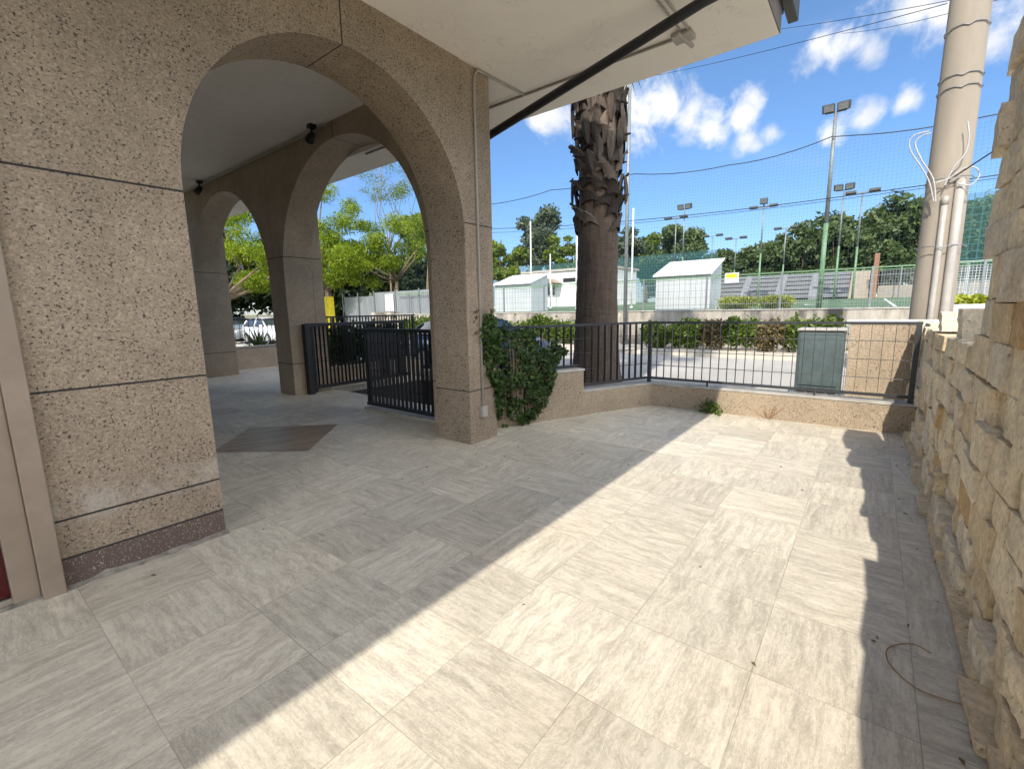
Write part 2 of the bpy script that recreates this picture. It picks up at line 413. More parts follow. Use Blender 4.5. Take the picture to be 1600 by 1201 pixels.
    t.l(t.ramp(t.noise(pos, 5, 5, .6), [(.3, .38), (.7, .62)]), b.inputs['Roughness'])
    b.inputs['Specular IOR Level'].default_value = .35
    h = t.math('SUBTRACT', t.math('MULTIPLY', fine, .25), t.math('ADD', jn, pits))
    bump(t, b, h, .25, .0025)
    return m
M['trav'] = travertine()
def inlay():
    m, t, b = newmat('brown_marble_inlay')
    pos = t.n('ShaderNodeNewGeometry').outputs['Position']
    rot = t.n('ShaderNodeVectorRotate', rotation_type='Z_AXIS'); rot.inputs['Angle'].default_value = R(20); t.l(pos, rot.inputs['Vector'])
    f = t.noise(t.vmath('MULTIPLY', rot.outputs[0], (1, 9, 1)), 1.3, 5, .6, .5)
    t.l(t.ramp(f, [(.35, (.22, .16, .11)), (.65, (.36, .275, .195))]), b.inputs['Base Color']); b.inputs['Roughness'].default_value = .35
    return m
M['inlay'] = inlay()
def asphalt():
    m, t, b = newmat('pale_asphalt')
    pos = t.n('ShaderNodeNewGeometry').outputs['Position']
    c = t.ramp(t.noise(pos, .6, 7, .6), [(.3, (.34, .32, .29)), (.7, (.44, .42, .38))])
    g = t.ramp(t.noise(pos, 90, 2, .6), [(.3, .8), (.7, 1.15)])
    t.l(t.mix(1, c, g, 'MULTIPLY'), b.inputs['Base Color']); b.inputs['Roughness'].default_value = .9
    return m
M['road'] = asphalt()
M['rampdark'] = simple('ramp_concrete', (.06, .055, .05), .9, 0, .3, 2)
M['pave'] = simple('pavement_concrete', (.52, .47, .39), .9, 0, .12, 1.5, .1)
def soil():
    m, t, b = newmat('dry_ground')
    pos = t.n('ShaderNodeNewGeometry').outputs['Position']
    c = t.ramp(t.noise(pos, .25, 8, .65), [(.3, (.12, .1, .06)), (.5, (.2, .17, .1)), (.7, (.1, .13, .045))])
    t.l(c, b.inputs['Base Color']); b.inputs['Roughness'].default_value = 1
    return m
M['ground'] = soil()
def tufa():
    m, t, b = newmat('tufa_block')
    pos = t.n('ShaderNodeNewGeometry').outputs['Position']
    a = t.n('ShaderNodeAttribute', attribute_name='tint').outputs['Fac']
    c = t.ramp(a, [(0, (.66, .52, .33)), (.35, (.76, .64, .45)), (.7, (.79, .69, .52)), (.88, (.68, .6, .48)), (1, (.53, .32, .11))])
    f = t.noise(pos, 9, 7, .65)
    c = t.mix(1, c, t.ramp(f, [(.3, .74), (.55, 1.0), (.75, 1.15)]), 'MULTIPLY')
    ox = t.smooth(t.noise(pos, 3.1, 5, .6), .58, .74)
    c = t.mix(t.math('MULTIPLY', ox, .45), c, (.34, .215, .10))
    pit = t.smooth(t.noise(pos, 55, 3, .6), .64, .72)
    c = t.mix(1, c, t.ramp(t.noise(pos, 34, 4, .65), [(.35, .8), (.65, 1.12)]), 'MULTIPLY')
    c = t.mix(t.math('MULTIPLY', pit, .6), c, (.2, .13, .07))
    t.l(c, b.inputs['Base Color']); b.inputs['Roughness'].default_value = .95
    bump(t, b, t.math('ADD', t.math('MULTIPLY', f, 1.2), t.math('ADD', t.math('MULTIPLY', t.noise(pos, 70, 4, .6), .35), t.math('MULTIPLY', pit, -.5))), 1.0, .014)
    return m
M['tufa'] = tufa()
def foliage(name, c1, c2, c3, trans=.35):
    m, t, b = newmat(name); nt = m.node_tree; nt.nodes.remove(b)
    g = t.n('ShaderNodeNewGeometry')
    big = t.noise(g.outputs['Position'], .55, 3, .6)
    f = t.math('ADD', t.math('MULTIPLY', g.outputs['Random Per Island'], .65), t.math('MULTIPLY', t.math('SUBTRACT', big, .3), .75), clamp=True)
    c = t.ramp(f, [(.1, c1), (.5, c2), (.9, c3)])
    d = t.n('ShaderNodeBsdfDiffuse'); tr = t.n('ShaderNodeBsdfTranslucent'); gl = t.n('ShaderNodeBsdfGlossy')
    gl.inputs['Roughness'].default_value = .45; gl.inputs['Color'].default_value = (.5, .5, .45, 1)
    t.l(c, d.inputs[0]); t.l(t.mix(1, c, (1.5, 1.5, .6), 'MULTIPLY'), tr.inputs[0])
    mx = t.n('ShaderNodeMixShader'); mx.inputs[0].default_value = trans; t.l(d.outputs[0], mx.inputs[1]); t.l(tr.outputs[0], mx.inputs[2])
    m2 = t.n('ShaderNodeMixShader'); m2.inputs[0].default_value = .04; t.l(mx.outputs[0], m2.inputs[1]); t.l(gl.outputs[0], m2.inputs[2])
    t.l(m2.outputs[0], nt.nodes['Material Output'].inputs[0])
    return m
M['lime'] = foliage('lime_foliage', (.06, .11, .012), (.18, .27, .018), (.40, .43, .03), .4)
M['mid'] = foliage('mid_foliage', (.06, .10, .016), (.13, .19, .026), (.26, .29, .045), .3)
M['pine'] = foliage('pine_foliage', (.045, .075, .032), (.09, .135, .05), (.17, .205, .07), .25)
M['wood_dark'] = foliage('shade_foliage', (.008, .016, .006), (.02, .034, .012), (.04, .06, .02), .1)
M['blue'] = foliage('grey_green_foliage', (.05, .08, .055), (.10, .135, .085), (.19, .20, .11), .25)
M['hedge'] = foliage('hedge_foliage', (.035, .07, .012), (.085, .14, .022), (.18, .22, .04), .25)
M['ivy'] = foliage('ivy_foliage', (.010, .024, .005), (.028, .06, .011), (.075, .13, .026), .2)
M['brownleaf'] = foliage('dry_foliage', (.08, .06, .025), (.15, .115, .05), (.22, .18, .085), .1)
M['yellowbush'] = foliage('yellow_bush_foliage', (.16, .2, .02), (.3, .34, .03), (.46, .45, .05), .3)
M['bark'] = simple('grey_brown_bark', (.2, .15, .1), .95, 0, .35, 6, .5, True, 18)
M['barkpale'] = simple('pale_bark', (.3, .23, .16), .95, 0, .3, 5, .4, True, 18)
def palmbark():
    m, t, b = newmat('palm_bark')
    pos = t.n('ShaderNodeNewGeometry').outputs['Position']
    rings = t.noise(t.vmath('MULTIPLY', pos, (2.5, 2.5, 12)), 1.3, 7, .7, 1.2)
    vert = t.noise(t.vmath('MULTIPLY', pos, (16, 16, 1.6)), 1.3, 6, .7, .8)
    f = t.math('ADD', t.math('MULTIPLY', rings, .45), t.math('MULTIPLY', vert, .55))
    c = t.ramp(f, [(.36, (.062, .042, .03)), (.52, (.115, .08, .057)), (.68, (.165, .12, .09))])
    t.l(c, b.inputs['Base Color']); b.inputs['Roughness'].default_value = .95
    bump(t, b, f, .8, .02)
    return m
M['palm'] = palmbark()
def boot():
    m, t, b = newmat('frond_base')
    pos = t.n('ShaderNodeNewGeometry').outputs['Position']
    g = t.n('ShaderNodeNewGeometry')
    f = t.math('ADD', t.math('MULTIPLY', g.outputs['Random Per Island'], .6), t.math('MULTIPLY', t.noise(t.vmath('MULTIPLY', pos, (1, 1, .3)), 22, 5, .6), .5))
    c = t.ramp(f, [(.15, (.01, .0065, .0045)), (.5, (.038, .026, .018)), (.92, (.16, .122, .095))])
    t.l(c, b.inputs['Base Color']); b.inputs['Roughness'].default_value = .85
    bump(t, b, f, .5, .01)
    return m
M['boot'] = boot()
def lattice(name, col, sv, sz, wv, wz, axis=1, extra=0):
    """an open wire mesh: opaque wires, nothing between them"""
    m, t, b = newmat(name); nt = m.node_tree
    pos = t.n('ShaderNodeNewGeometry').outputs['Position']; sep = t.n('ShaderNodeSeparateXYZ'); t.l(pos, sep.inputs[0])
    a = t.math('LESS_THAN', t.math('FRACT', t.math('ADD', t.math('DIVIDE', sep.outputs[axis], sv), 100)), wv / sv)
    c = t.math('LESS_THAN', t.math('FRACT', t.math('ADD', t.math('DIVIDE', sep.outputs[2], sz), 100)), wz / sz)
    o = t.math('MAXIMUM', a, c)
    if extra: o = t.math('MAXIMUM', o, extra)
    tr = t.n('ShaderNodeBsdfTransparent'); mx = t.n('ShaderNodeMixShader')
    b.inputs['Base Color'].default_value = (*col, 1); b.inputs['Roughness'].default_value = .7
    t.l(o, mx.inputs[0]); t.l(tr.outputs[0], mx.inputs[1]); t.l(b.outputs[0], mx.inputs[2])
    t.l(mx.outputs[0], nt.nodes['Material Output'].inputs[0])
    return m
M['net'] = lattice('ball_net', (.03, .05, .08), .11, .11, .0028, .0028)
M['netteal'] = lattice('windbreak_net', (.03, .11, .11), .3, .3, .03, .03, 1, .38)
M['mesh'] = lattice('wire_fence_mesh', (.22, .24, .25), .066, .26, .007, .012)
M['goalnet'] = lattice('goal_net', (.75, .77, .78), .12, .12, .022, .022)
def carpaint(name, col, rough=.25):
    m, t, b = newmat(name); b.inputs['Base Color'].default_value = (*col, 1); b.inputs['Roughness'].default_value = rough
    b.inputs['Coat Weight'].default_value = .6; b.inputs['Metallic'].default_value = .3; return m
M['carblue'] = carpaint('blue_grey_car_paint', (.07, .095, .12))
M['carwhite'] = carpaint('white_car_paint', (.8, .8, .8))
M['carteal'] = carpaint('grey_car_paint', (.2, .24, .26))
gm, gt, gb = newmat('car_glass'); gb.inputs['Base Color'].default_value = (.04, .05, .055, 1); gb.inputs['Roughness'].default_value = .06; gb.inputs['Specular IOR Level'].default_value = .8; M['glass'] = gm

# ------------------------------------------------------------------ the setting
def sheet(name, poly, z, mat, kind='structure', thick=0):
    b = MB()
    if thick: b.prism([(p[0], p[1]) for p in poly], 2, z - thick, z)
    else: b.add([(p[0], p[1], z) for p in poly], [tuple(range(len(poly)))])
    return tag(b.build(name, mat), kind=kind)
PIT = (4.92, 7.25, 4.75, 8.45)
b = MB()
for x0, x1, y0, y1 in ((-900, PIT[0], -900, 1500), (PIT[1], 1500, -900, 1500), (PIT[0], PIT[1], -900, PIT[2]), (PIT[0], PIT[1], PIT[3], 1500)): b.add([(x0, y0, -.12), (x1, y0, -.12), (x1, y1, -.12), (x0, y1, -.12)], [(0, 1, 2, 3)])
b.build('ground', M['ground'])['kind'] = 'structure'
sheet('road', [(7.45, -90), (15.4, -90), (15.4, 140), (7.45, 140)], -.1, M['road'])
b = MB(); x0, x1, y0, y1 = PIT
b.add([(x, y, z_) for z_ in (-2.6, -.121) for x, y in ((x0, y0), (x1, y0), (x1, y1), (x0, y1))], [(0, 1, 2, 3), (0, 1, 5, 4), (1, 2, 6, 5), (2, 3, 7, 6), (3, 0, 4, 7)])
b.build('sunken_ramp', M['rampdark'], recalc=False)['kind'] = 'structure'
b = MB(); b.box(7.25, 7.45, 4.6, 8.45, -.13, .12); b.build('ramp_kerb', M['cap'])['kind'] = 'structure'
sheet('pavement', [(15.4, -90), (18.0, -90), (18.0, 140), (15.4, 140)], .02, M['pave'], thick=.2)
sheet('terrace_floor', [(-9, -1.0), (7.05, -1.0), (7.05, 2.55), (4.9, 3.6), (4.9, 8.45), (7.25, 8.45), (7.25, 13.9), (4.9, 13.9), (4.9, 14.6), (-9, 14.6)], 0, M['trav'], thick=.118)
c = Vector((2.52, 5.63))
sheet('floor_inlay', [(c.x + .80, c.y), (c.x, c.y + .83), (c.x - .72, c.y + .02), (c.x - .08, c.y - .84)], .004, M['inlay'])
# raised sports ground behind its retaining wall
b = MB(); b.add([(18.3, -70, 1.33), (18.3, 23.2, 1.33), (62, 40, 2.15), (62, -70, 2.15), (500, 400, 3), (500, -300, 3)], [(0, 3, 2, 1), (3, 5, 4, 2)])
b.build('sports_field', M['fieldgreen'])['kind'] = 'structure'
b = MB(); cc = (31.5, 2.6); pr = []
def fz(u): return 1.33 + (u - 18.3) * (.82 / 43.7)
def ring(b, cx, cy, r, wd, a0, a1, n=40):
    for i in range(n):
        a, d = a0 + (a1 - a0) * i / n, a0 + (a1 - a0) * (i + 1) / n
        q = [(cx + (r + s) * math.cos(x), cy + (r + s) * math.sin(x)) for x, s in ((a, 0), (a, wd), (d, wd), (d, 0))]
        b.add([(x, y, fz(x) + .006) for x, y in q], [(0, 1, 2, 3)])
ring(b, 27.0, -.6, 3.2, .1, 0, 2 * math.pi)
for (x0, y0, x1, y1) in ((20.4, -30, 20.5, 22), (44, -30, 44.12, 30), (20.5, -.65, 44, -.55)):
    b.add([(x0, y0, fz(x0) + .006), (x1, y0, fz(x1) + .006), (x1, y1, fz(x1) + .006), (x0, y1, fz(x0) + .006)], [(0, 1, 2, 3)])
b.build('pitch_markings', M['linepaint'])['kind'] = 'structure'

# ------------------------------------------------------------------ the arcade building
bld = thing('arcade_building', 'beige washed-aggregate arcade building with round arches and a white overhanging soffit', 'building', (1, 4, 0))
def arch_wall(b, ax, a0, a1, t0, t1, ztop, arches, ends=()):
    """wall along axis ax from a0 to a1, thickness t0..t1 on the other axis; arches = (left jamb, right jamb, centre z, rise)"""
    br = [a0, a1]
    for l, r, zc, h in arches:
        c_, w_ = (l + r) / 2, (r - l) / 2
        br += [c_ - w_ * math.cos(math.pi * i / 48) for i in range(49)]
    br = sorted(set(round(x, 5) for x in br if a0 - 1e-6 <= x <= a1 + 1e-6))
    def zb(x):
        for l, r, zc, h in arches:
            c_, w_ = (l + r) / 2, (r - l) / 2
            if l - 1e-4 <= x <= r + 1e-4: return zc + h * math.sqrt(max(0, 1 - ((x - c_) / w_) ** 2)), True
        return 0, False
    P = lambda a, t, z: (a, t, z) if ax == 0 else (t, a, z)
    for x0, x1 in zip(br[:-1], br[1:]):
        inside = zb((x0 + x1) / 2)[1]
        z0, z1 = (zb(x0)[0], zb(x1)[0]) if inside else (-.1, -.1)
        for t in (t0, t1): b.add([P(x0, t, z0), P(x1, t, z1), P(x1, t, ztop), P(x0, t, ztop)], [(0, 1, 2, 3)])
        if inside: b.add([P(x0, t0, z0), P(x1, t0, z1), P(x1, t1, z1), P(x0, t1, z0)], [(0, 1, 2, 3)])
    for l, r, zc, h in arches:
        for e in (l, r):
            if a0 < e < a1: b.add([P(e, t0, -.1), P(e, t1, -.1), P(e, t1, zc), P(e, t0, zc)], [(0, 1, 2, 3)])
    for e in ends: b.add([P(e, t0, -.1), P(e, t1, -.1), P(e, t1, ztop), P(e, t0, ztop)], [(0, 1, 2, 3)])
ARCH_A = (1.12, 3.645, 2.31, 1.2625)
# front wall: left pier with door opening cut square, arch, corner pillar built of its own material
b = MB(); arch_wall(b, 0, .30, 3.645, 3.45, 4.0, 3.97, [ARCH_A], (.30,))
for e in (0,): pass
b.box(-9, .2995, 3.45, 4.0, 2.62, 3.97); b.box(-9, -1.0, 3.45, 4.0, -.1, 2.62)
fw_ = b.build('front_wall', M['front'], bld, recalc=False)
b = MB(); b.box(3.645, 4.1, 3.45, 4.0, -.1, 3.97); b.build('corner_pillar', M['pillar'], bld, bevel=.012)
b = MB(); arch_wall(b, 1, 4.0, 14.3, 4.1, 4.62, 4.28, [(4.55, 8.31, 2.19, 1.85), (8.88, 12.58, 2.13, 1.83)], (4.0, 14.3))
b.build('side_wall', M['side'], bld, recalc=False)
for y0, y1 in ((8.31, 8.86), (12.62, 13.55)): b = MB(); b.box(4.622, 4.83, y0, y1, -.1, 3.968); b.build('buttress', M['side'], bld, bevel=.01)
b = MB(); b.box(-9, 5.26, .9, 3.46, 3.97, 4.42); b.box(4.61, 5.26, 3.46, 14.6, 3.97, 4.42); b.box(-9, 4.11, 3.98, 14.6, 4.28, 4.42); b.box(-9, 4.62, 3.46, 3.99, 3.975, 4.42); b.box(4.09, 4.63, 3.98, 14.6, 4.275, 4.42)
b.build('roof_slab', M['ceil'], bld)
b = MB(); b.box(-9, 4.1, 2.9, 14.3, 4.421, 8.1); b.build('added_storey', M['side'], bld)  # unseen storey, added and shaped so its shadow darkens the palm
b = MB(); b.box(-9.2, 4.2, 2.8, 14.5, 8.102, 8.22); b.build('added_storey_roof', M['cap'], bld)  # roof of the added unseen storey
for v_ in (5.0, 8.2, 11.4): b = MB(); b.box(4.09, 4.13, v_, v_ + 1.4, 5.2, 6.8); b.build('window', M['glass'], bld)  # panes on the added unseen storey
for u_ in (-6.0, -2.5, 1.0): b = MB(); b.box(u_, u_ + 1.4, 2.87, 2.91, 5.2, 6.8); b.build('window', M['glass'], bld)  # panes on the terrace side of the added storey
b = MB(); b.box(-9, 5.60, .80, .889, 4.19, 4.415); b.build('gutter', M['gutter'], bld, bevel=.01)
b = MB(); b.box(-9, 5.258, .891, .897, 3.975, 4.2); b.build('fascia', M['fascia'], bld)
b = MB(); b.box(-9, .30, 3.425, 3.4495, -.02, .02); rq = random.Random(8); us = [.305 + i * .055 for i in range(16)]; b.add([p_ for u_ in us for p_ in ((u_, 3.449, rq.uniform(.008, .03)), (u_, 3.44 - rq.uniform(.008, .05), .0015))], [(2 * i, 2 * i + 2, 2 * i + 3, 2 * i + 1) for i in range(15)]); b.build('mortar_fillet', M['mortar'], bld)
b = MB(); b.box(5.264, 5.40, .9, 14.6, 4.2, 4.40); b.build('fascia_strip', M['gutter'], bld)
b = MB(); b.box(-9, 1.118, 4.0, 4.002, -.1, 4.28); b.box(.6, 1.1, 4.01, 14.3, -.1, 4.28); b.build('portico_wall', M['side'], bld)
b = MB(); b.box(.205, .299, 3.39, 3.56, -.1, 2.66); b.box(.10, .2045, 3.43, 3.62, -.1, 2.66); b.box(-1.0, .0995, 3.40, 3.58, 2.5, 2.66); b.build('door_jamb', M['jamb'], bld, bevel=.006)
dr = MB(); dr.box(-.02, .098, 3.55, 3.61, .02, 2.5); dr.box(-1.0, -.021, 3.55, 3.61, .02, .2); dr.box(-1.0, -.021, 3.55, 3.61, 2.36, 2.5)
dr = dr.build('door', M['red'], bld)
b = MB(); b.box(-1.0, -.021, 3.57, 3.59, .2, 2.36); b.build('door_glass', M['glass'], dr)
b = MB(); b.tube([(-.06, 3.53, .95), (-.06, 3.49, .95), (-.06, 3.49, 1.25), (-.06, 3.53, 1.25)], .012); b.build('handle', M['galv'], dr)
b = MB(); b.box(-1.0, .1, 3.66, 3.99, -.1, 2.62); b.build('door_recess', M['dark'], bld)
b = MB(); b.box(-1.0, .0, 3.40, 3.64, -.09, .02); b.build('doorstep', M['jamb'], bld)

# conduits, spots, awning arm
b = MB()
b.tube([(3.84, 3.437, .42), (3.84, 3.437, 3.82), (3.86, 3.435, 3.90), (3.90, 3.43, 3.945), (4.68, 3.40, 3.955)], .014)
b.tube([(4.68, 6.5, 3.955), (4.68, 1.58, 3.955), (3.0, 1.62, 3.955), (-2, 1.65, 3.955)], .014)
b.tube([(4.60, 1.66, 3.952), (4.60, 1.52, 3.952), (3.0, 1.56, 3.952)], .010)
o = b.build('cable_conduit', M['pvc'], smooth=True); tag(o, 'pale cable conduit climbing the corner pillar and crossing the white soffit', 'conduit')
b = MB(); b.box(3.80, 3.885, 3.40, 3.449, .29, .42); o = b.build('junction_box', M['pvc'], bevel=.008); tag(o, 'small pale junction box low on the corner pillar beside the ivy', 'junction box')
b = MB(); b.box(4.60, 4.76, 1.50, 1.68, 3.93, 3.968); b.tube([(4.55, 1.6, 3.93), (4.86, 1.56, 3.93)], .02); o = b.build('soffit_bracket', M['pvc'], bevel=.006); tag(o, 'small pale cable bracket on the white soffit behind the black bar', 'bracket')
p0, p1 = at(766, 211, 1, 3.62), at(1100, 2, 2, 3.86); p2 = p1 + (p1 - p0).normalized() * .55; p2.z = min(p2.z, 3.9)
t = thing('awning_arm', 'thick black awning bar running diagonally under the white soffit', 'awning arm', p0)
p0 = p0 + (p0 - p1).normalized() * ((3.99 - p0.y) / (p0 - p1).normalized().y)
b = MB(); b.tube([p0, p1, p2], .042, 12); b.build('tube', M['black'], t, True)
b = MB(); b.obox(p0, (.05, 0, 0), (0, .05, 0), (0, 0, .09)); b.build('bracket', M['black'], t)
t0_ = thing('spotlight', 'black spotlight under the portico ceiling above the larger far arch', 'spotlight', (4.0, 6.85, 4.27), 'spotlights in the portico')
b = MB(); b.box(3.95, 4.05, 6.80, 6.90, 4.23, 4.278); b.tube([(4.0, 6.85, 4.24), (3.98, 6.84, 4.14)], .016); b.build('mount', M['black'], t0_)
b = MB(); b.tube([(4.03, 6.88, 4.15), (4.0, 6.85, 4.13), (3.9, 6.76, 4.02)], [.035, .055, .065], 12); b.build('head', M['black'], t0_, True)
copy_thing(t0_, (4.0, 11.35, 4.27), 'black spotlight under the portico ceiling above the smaller arch left of the gate', 'spotlights in the portico')
b = MB(); b.tube([(4.07, 6.6, 4.24), (4.07, 9, 4.235), (4.07, 11.4, 4.24), (4.07, 14.2, 4.24)], .014); b.tube([(4.07, 11.4, 4.225), (4.07, 6.7, 4.215)], .009)
o = b.build('ceiling_cable', M['pvc']); tag(o, 'pale cable running along the portico ceiling edge between the spotlights', 'cable')

# ------------------------------------------------------------------ low walls, railings, gates
def poly_wall(b, pts, th, z0, z1):
    for p, q in zip(pts[:-1], pts[1:]): b.bar((*p, (z0 + z1) / 2), (*q, (z0 + z1) / 2), th, z1 - z0)
S0, S1, S2 = Vector((4.25, 3.92)), Vector((6.86, 2.70)), Vector((6.92, -.46))
t = thing('terrace_wall', 'low washed-aggregate wall around the terrace carrying the railing', 'low wall', (6.9, 2.6, 0))
b = MB(); b.prism([(4.2, 3.81), (6.80, 2.60), (6.80, -.62), (7.06, -.62), (7.06, 2.78), (4.3, 4.06)], 2, -.1, .325); b.build('wall_body', M['low'], t, bevel=.01)
b = MB(); b.prism([(4.19, 3.83), (6.793, 2.60), (6.793, -.62), (7.07, -.62), (7.07, 2.79), (4.29, 4.07)], 2, .327, .352); b.build('coping', M['cap'], t, bevel=.005)
d1 = (S1 - S0).normalized(); n1 = Vector((-d1.y, d1.x))
t = thing('wall_block', 'raised washed-aggregate block of the low wall half hidden by the ivy', 'wall block', (5, 3.5, 0))
def along(s, off=0): q = S0 + d1 * s + n1 * off; return q
b = MB(); e0, e1 = .05, 1.58; b.prism([tuple(along(e0, -.15)), tuple(along(e1, -.15)), tuple(along(e1, .19)), tuple(along(e0, .19))], 2, -.1, .64); b.build('block_body', M['low'], t, bevel=.012)
b = MB(); b.prism([tuple(along(e0, -.16)), tuple(along(e1 + .01, -.16)), tuple(along(e1 + .01, .2)), tuple(along(e0, .2))], 2, .642, .672); b.build('coping', M['cap'], t, bevel=.005)

def grating(root, p, q, z0, z1, pitch, depth, wires, mat, rail=.05, wt=.004, posts=(), post_z0=None):
    """electro-forged panel: flat bars set edge-on, round cross wires, a frame"""
    p, q = Vector(p), Vector(q); L = (q - p).length; d = (q - p) / L; n = Vector((-d.y, d.x))
    b = MB(); k = int(L / pitch); pt = L / k
    for i in range(1, k):
        c_ = p + d * pt * i
        b.obox((c_.x, c_.y, (z0 + z1) / 2), (*(d * wt / 2), 0), (*(n * depth / 2), 0), (0, 0, (z1 - z0) / 2 - .005))
    for zz in wires: b.tube([(*p, zz), (*q, zz)], .0045, 6)
    b.build('grating', mat, root)
    for nm, zz in (('top_rail', z1), ('bottom_rail', z0)):
        b = MB(); b.bar((*p, zz), (*q, zz), rail, rail * .62); b.build(nm, mat, root)
    for s in posts:
        c_ = p + d * s
        b = MB(); b.box(c_.x - .025, c_.x + .025, c_.y - .025, c_.y + .025, (z0 if post_z0 is None else post_z0) - .02, z1 - .017); b.build('post', mat, root)
t = thing('terrace_railing', 'dark steel grating railing along the diagonal wall past the palm trunk', 'railing', (5.5, 3.3, .35), 'steel grating railings')
grating(t, along(.12), along(1.585), .70, 1.27, .115, .045, (.87, 1.08), M['grille'], posts=())
g2 = t
b = MB(); p, q = along(1.585), S1; L = (q - p).length
k = int(L / .115)
for i in range(0, k):
    c_ = p + d1 * (L / k * i); b.obox((c_.x, c_.y, .84), (*(d1 * .002), 0), (*(n1 * .0225), 0), (0, 0, .42))
for zz in (.64, .87, 1.08): b.tube([(*p, zz), (*q, zz)], .0045, 6)
b.build('grating', M['grille'], t)
b = MB(); b.bar((*p, 1.27), (*q, 1.27), .05, .032); b.build('top_rail', M['grille'], t)
b = MB(); b.bar((*p, .42), (*q, .42), .05, .032); b.build('bottom_rail', M['grille'], t)
t = thing('terrace_railing', 'dark steel grating railing on the low wall facing the road and green cabinet', 'railing', (6.92, 1, .35), 'steel grating railings')
grating(t, S1 + Vector((.03, -.03)), S2, .42, 1.27, .11, .045, (.62, .84, 1.06), M['grille'], posts=(0, (S2 - S1).length - .06), post_z0=.36)
for s in (.9, 2.2):
    c_ = S1 + (S2 - S1).normalized() * s; b = MB(); b.box(c_.x - .012, c_.x + .012, c_.y - .012, c_.y + .012, .35, .41); b.build('foot', M['grille'], t)

# gates
t = thing('gate_leaf', 'black steel grating gate leaf hinged on the corner pillar', 'gate', (4.2, 5.3, .0), 'black gate leaves')
grating(t, (4.2, 4.50), (4.2, 6.17), .09, 1.235, .088, .055, (.35, .62, .85, 1.04), M['black'], rail=.075, posts=(.03, 1.64), post_z0=.09)
b = MB(); b.box(4.15, 4.25, 4.5, 4.66, .55, .80); b.build('lock_box', M['black'], t)
b = MB(); b.box(4.12, 4.30, 4.5, 6.2, .002, .03); o = b.build('threshold', M['cap']); tag(o, 'pale stone threshold strip under the black gate leaf', 'threshold')
t = thing('gate_leaf', 'black steel grating gate leaf standing open beside the middle pier', 'gate', (4.4, 8.2, 0), 'black gate leaves')
grating(t, (4.36, 8.2), (6.65, 8.2), .12, 1.29, .08, .06, (.4, .65, .9, 1.1), M['black'], rail=.09, posts=(.0, .09, 2.2), post_z0=.04)
b = MB(); b.box(4.30, 4.40, 8.14, 8.26, .0, 1.31); b.build('hinge_post', M['black'], t)
t = thing('bed_fence', 'tall black bar fence standing behind the open gate leaf', 'fence', (5.9, 8.75, 0))
grating(t, (4.86, 8.72), (7.35, 8.72), .45, 1.42, .075, .04, (1.3,), M['black'], rail=.05, posts=(0, 2.44), post_z0=-.1)
b = MB(); b.box(4.84, 7.4, 8.62, 8.84, -.1, .4); o = b.build('bed_wall', M['low'], bevel=.01); tag(o, 'low aggregate wall under the black fence behind the gate', 'low wall')
t = thing('side_wall_low', 'low aggregate wall closing the terrace behind the small arch', 'low wall', (6.5, 13.75, 0))
b = MB(); b.box(4.86, 8.3, 13.62, 13.86, -.1, .60); b.build('wall_body', M['side'], t, bevel=.01)
b = MB(); b.box(4.85, 8.31, 13.61, 13.87, .602, .625); b.build('coping', M['cap'], t)
t = thing('terrace_railing', 'dark steel railing seen through the small left arch in front of the white car', 'railing', (6.5, 13.74, .62), 'steel grating railings')
grating(t, (5.15, 13.74), (8.25, 13.74), .72, 1.36, .12, .03, (1.05,), M['black'], posts=(0, 3.05), post_z0=.62)

# ------------------------------------------------------------------ rough tufa block wall
rg = random.Random(5)
def top_profile(u):
    if u < 1.35: return 1.93
    if u < 1.75: return 1.68
    if u < 2.05: return 1.82
    if u < 2.45: return 2.0
    if u < 2.9: return 2.25
    if u < 3.2: return 2.6
    if u < 3.72: return 2.93
    return 1.24
t = thing('stone_wall', 'dry-stacked wall of rough tan tufa blocks rising beside the terrace', 'stone wall', (3, -.8, 0))
def rough_block(b, u0, u1, z0, z1, vf, vb, tint, rough=.012):
    nu, nz = 7, 5
    vs = []; fs = []
    ph = rg.random() * 50; tu, tz = rg.uniform(-.022, .022), rg.uniform(-.012, .012)
    for j in range(nz + 1):
        for i in range(nu + 1):
            a, c_ = i / nu, j / nz
            edge = min(a, 1 - a, c_, 1 - c_)
            rnd = .003 * (1 - min(1, edge * 9)) ** 2
            u = u0 + (u1 - u0) * a + (rg.uniform(-.003, .003)); z = z0 + (z1 - z0) * c_ + rg.uniform(-.003, .003)
            bulge = .12 * rough * math.sin(ph + a * 5) * math.cos(ph * 1.7 + c_ * 4)
            v = vf + tu * (a - .5) + tz * (c_ - .5) + bulge + rg.uniform(-1, 1) * rough * .3 - rnd
            vs.append((u, v, z))
    n = len(vs); W_ = nu + 1
    for j in range(nz):
        for i in range(nu): fs.append((j * W_ + i, j * W_ + i + 1, (j + 1) * W_ + i + 1, (j + 1) * W_ + i))
    ringi = list(range(0, W_)) + [j * W_ + nu for j in range(1, nz + 1)] + [nz * W_ + i for i in range(nu - 1, -1, -1)] + [j * W_ for j in range(nz - 1, 0, -1)]
    back = [(vs[i][0], vb, vs[i][2]) for i in ringi]
    o = len(vs); vs += back; m = len(ringi)
    for k in range(m): fs.append((ringi[k], o + k, o + (k + 1) % m, ringi[(k + 1) % m]))
    fs.append(tuple(o + k for k in range(m)))
    b.add(vs, fs, tint)
b = MB()
z = -.12; course = 0
hts = [.30, .17, .21, .16, .20, .18, .21, .19, .22, .18, .2, .19, .21, .18, .2, .19, .21]
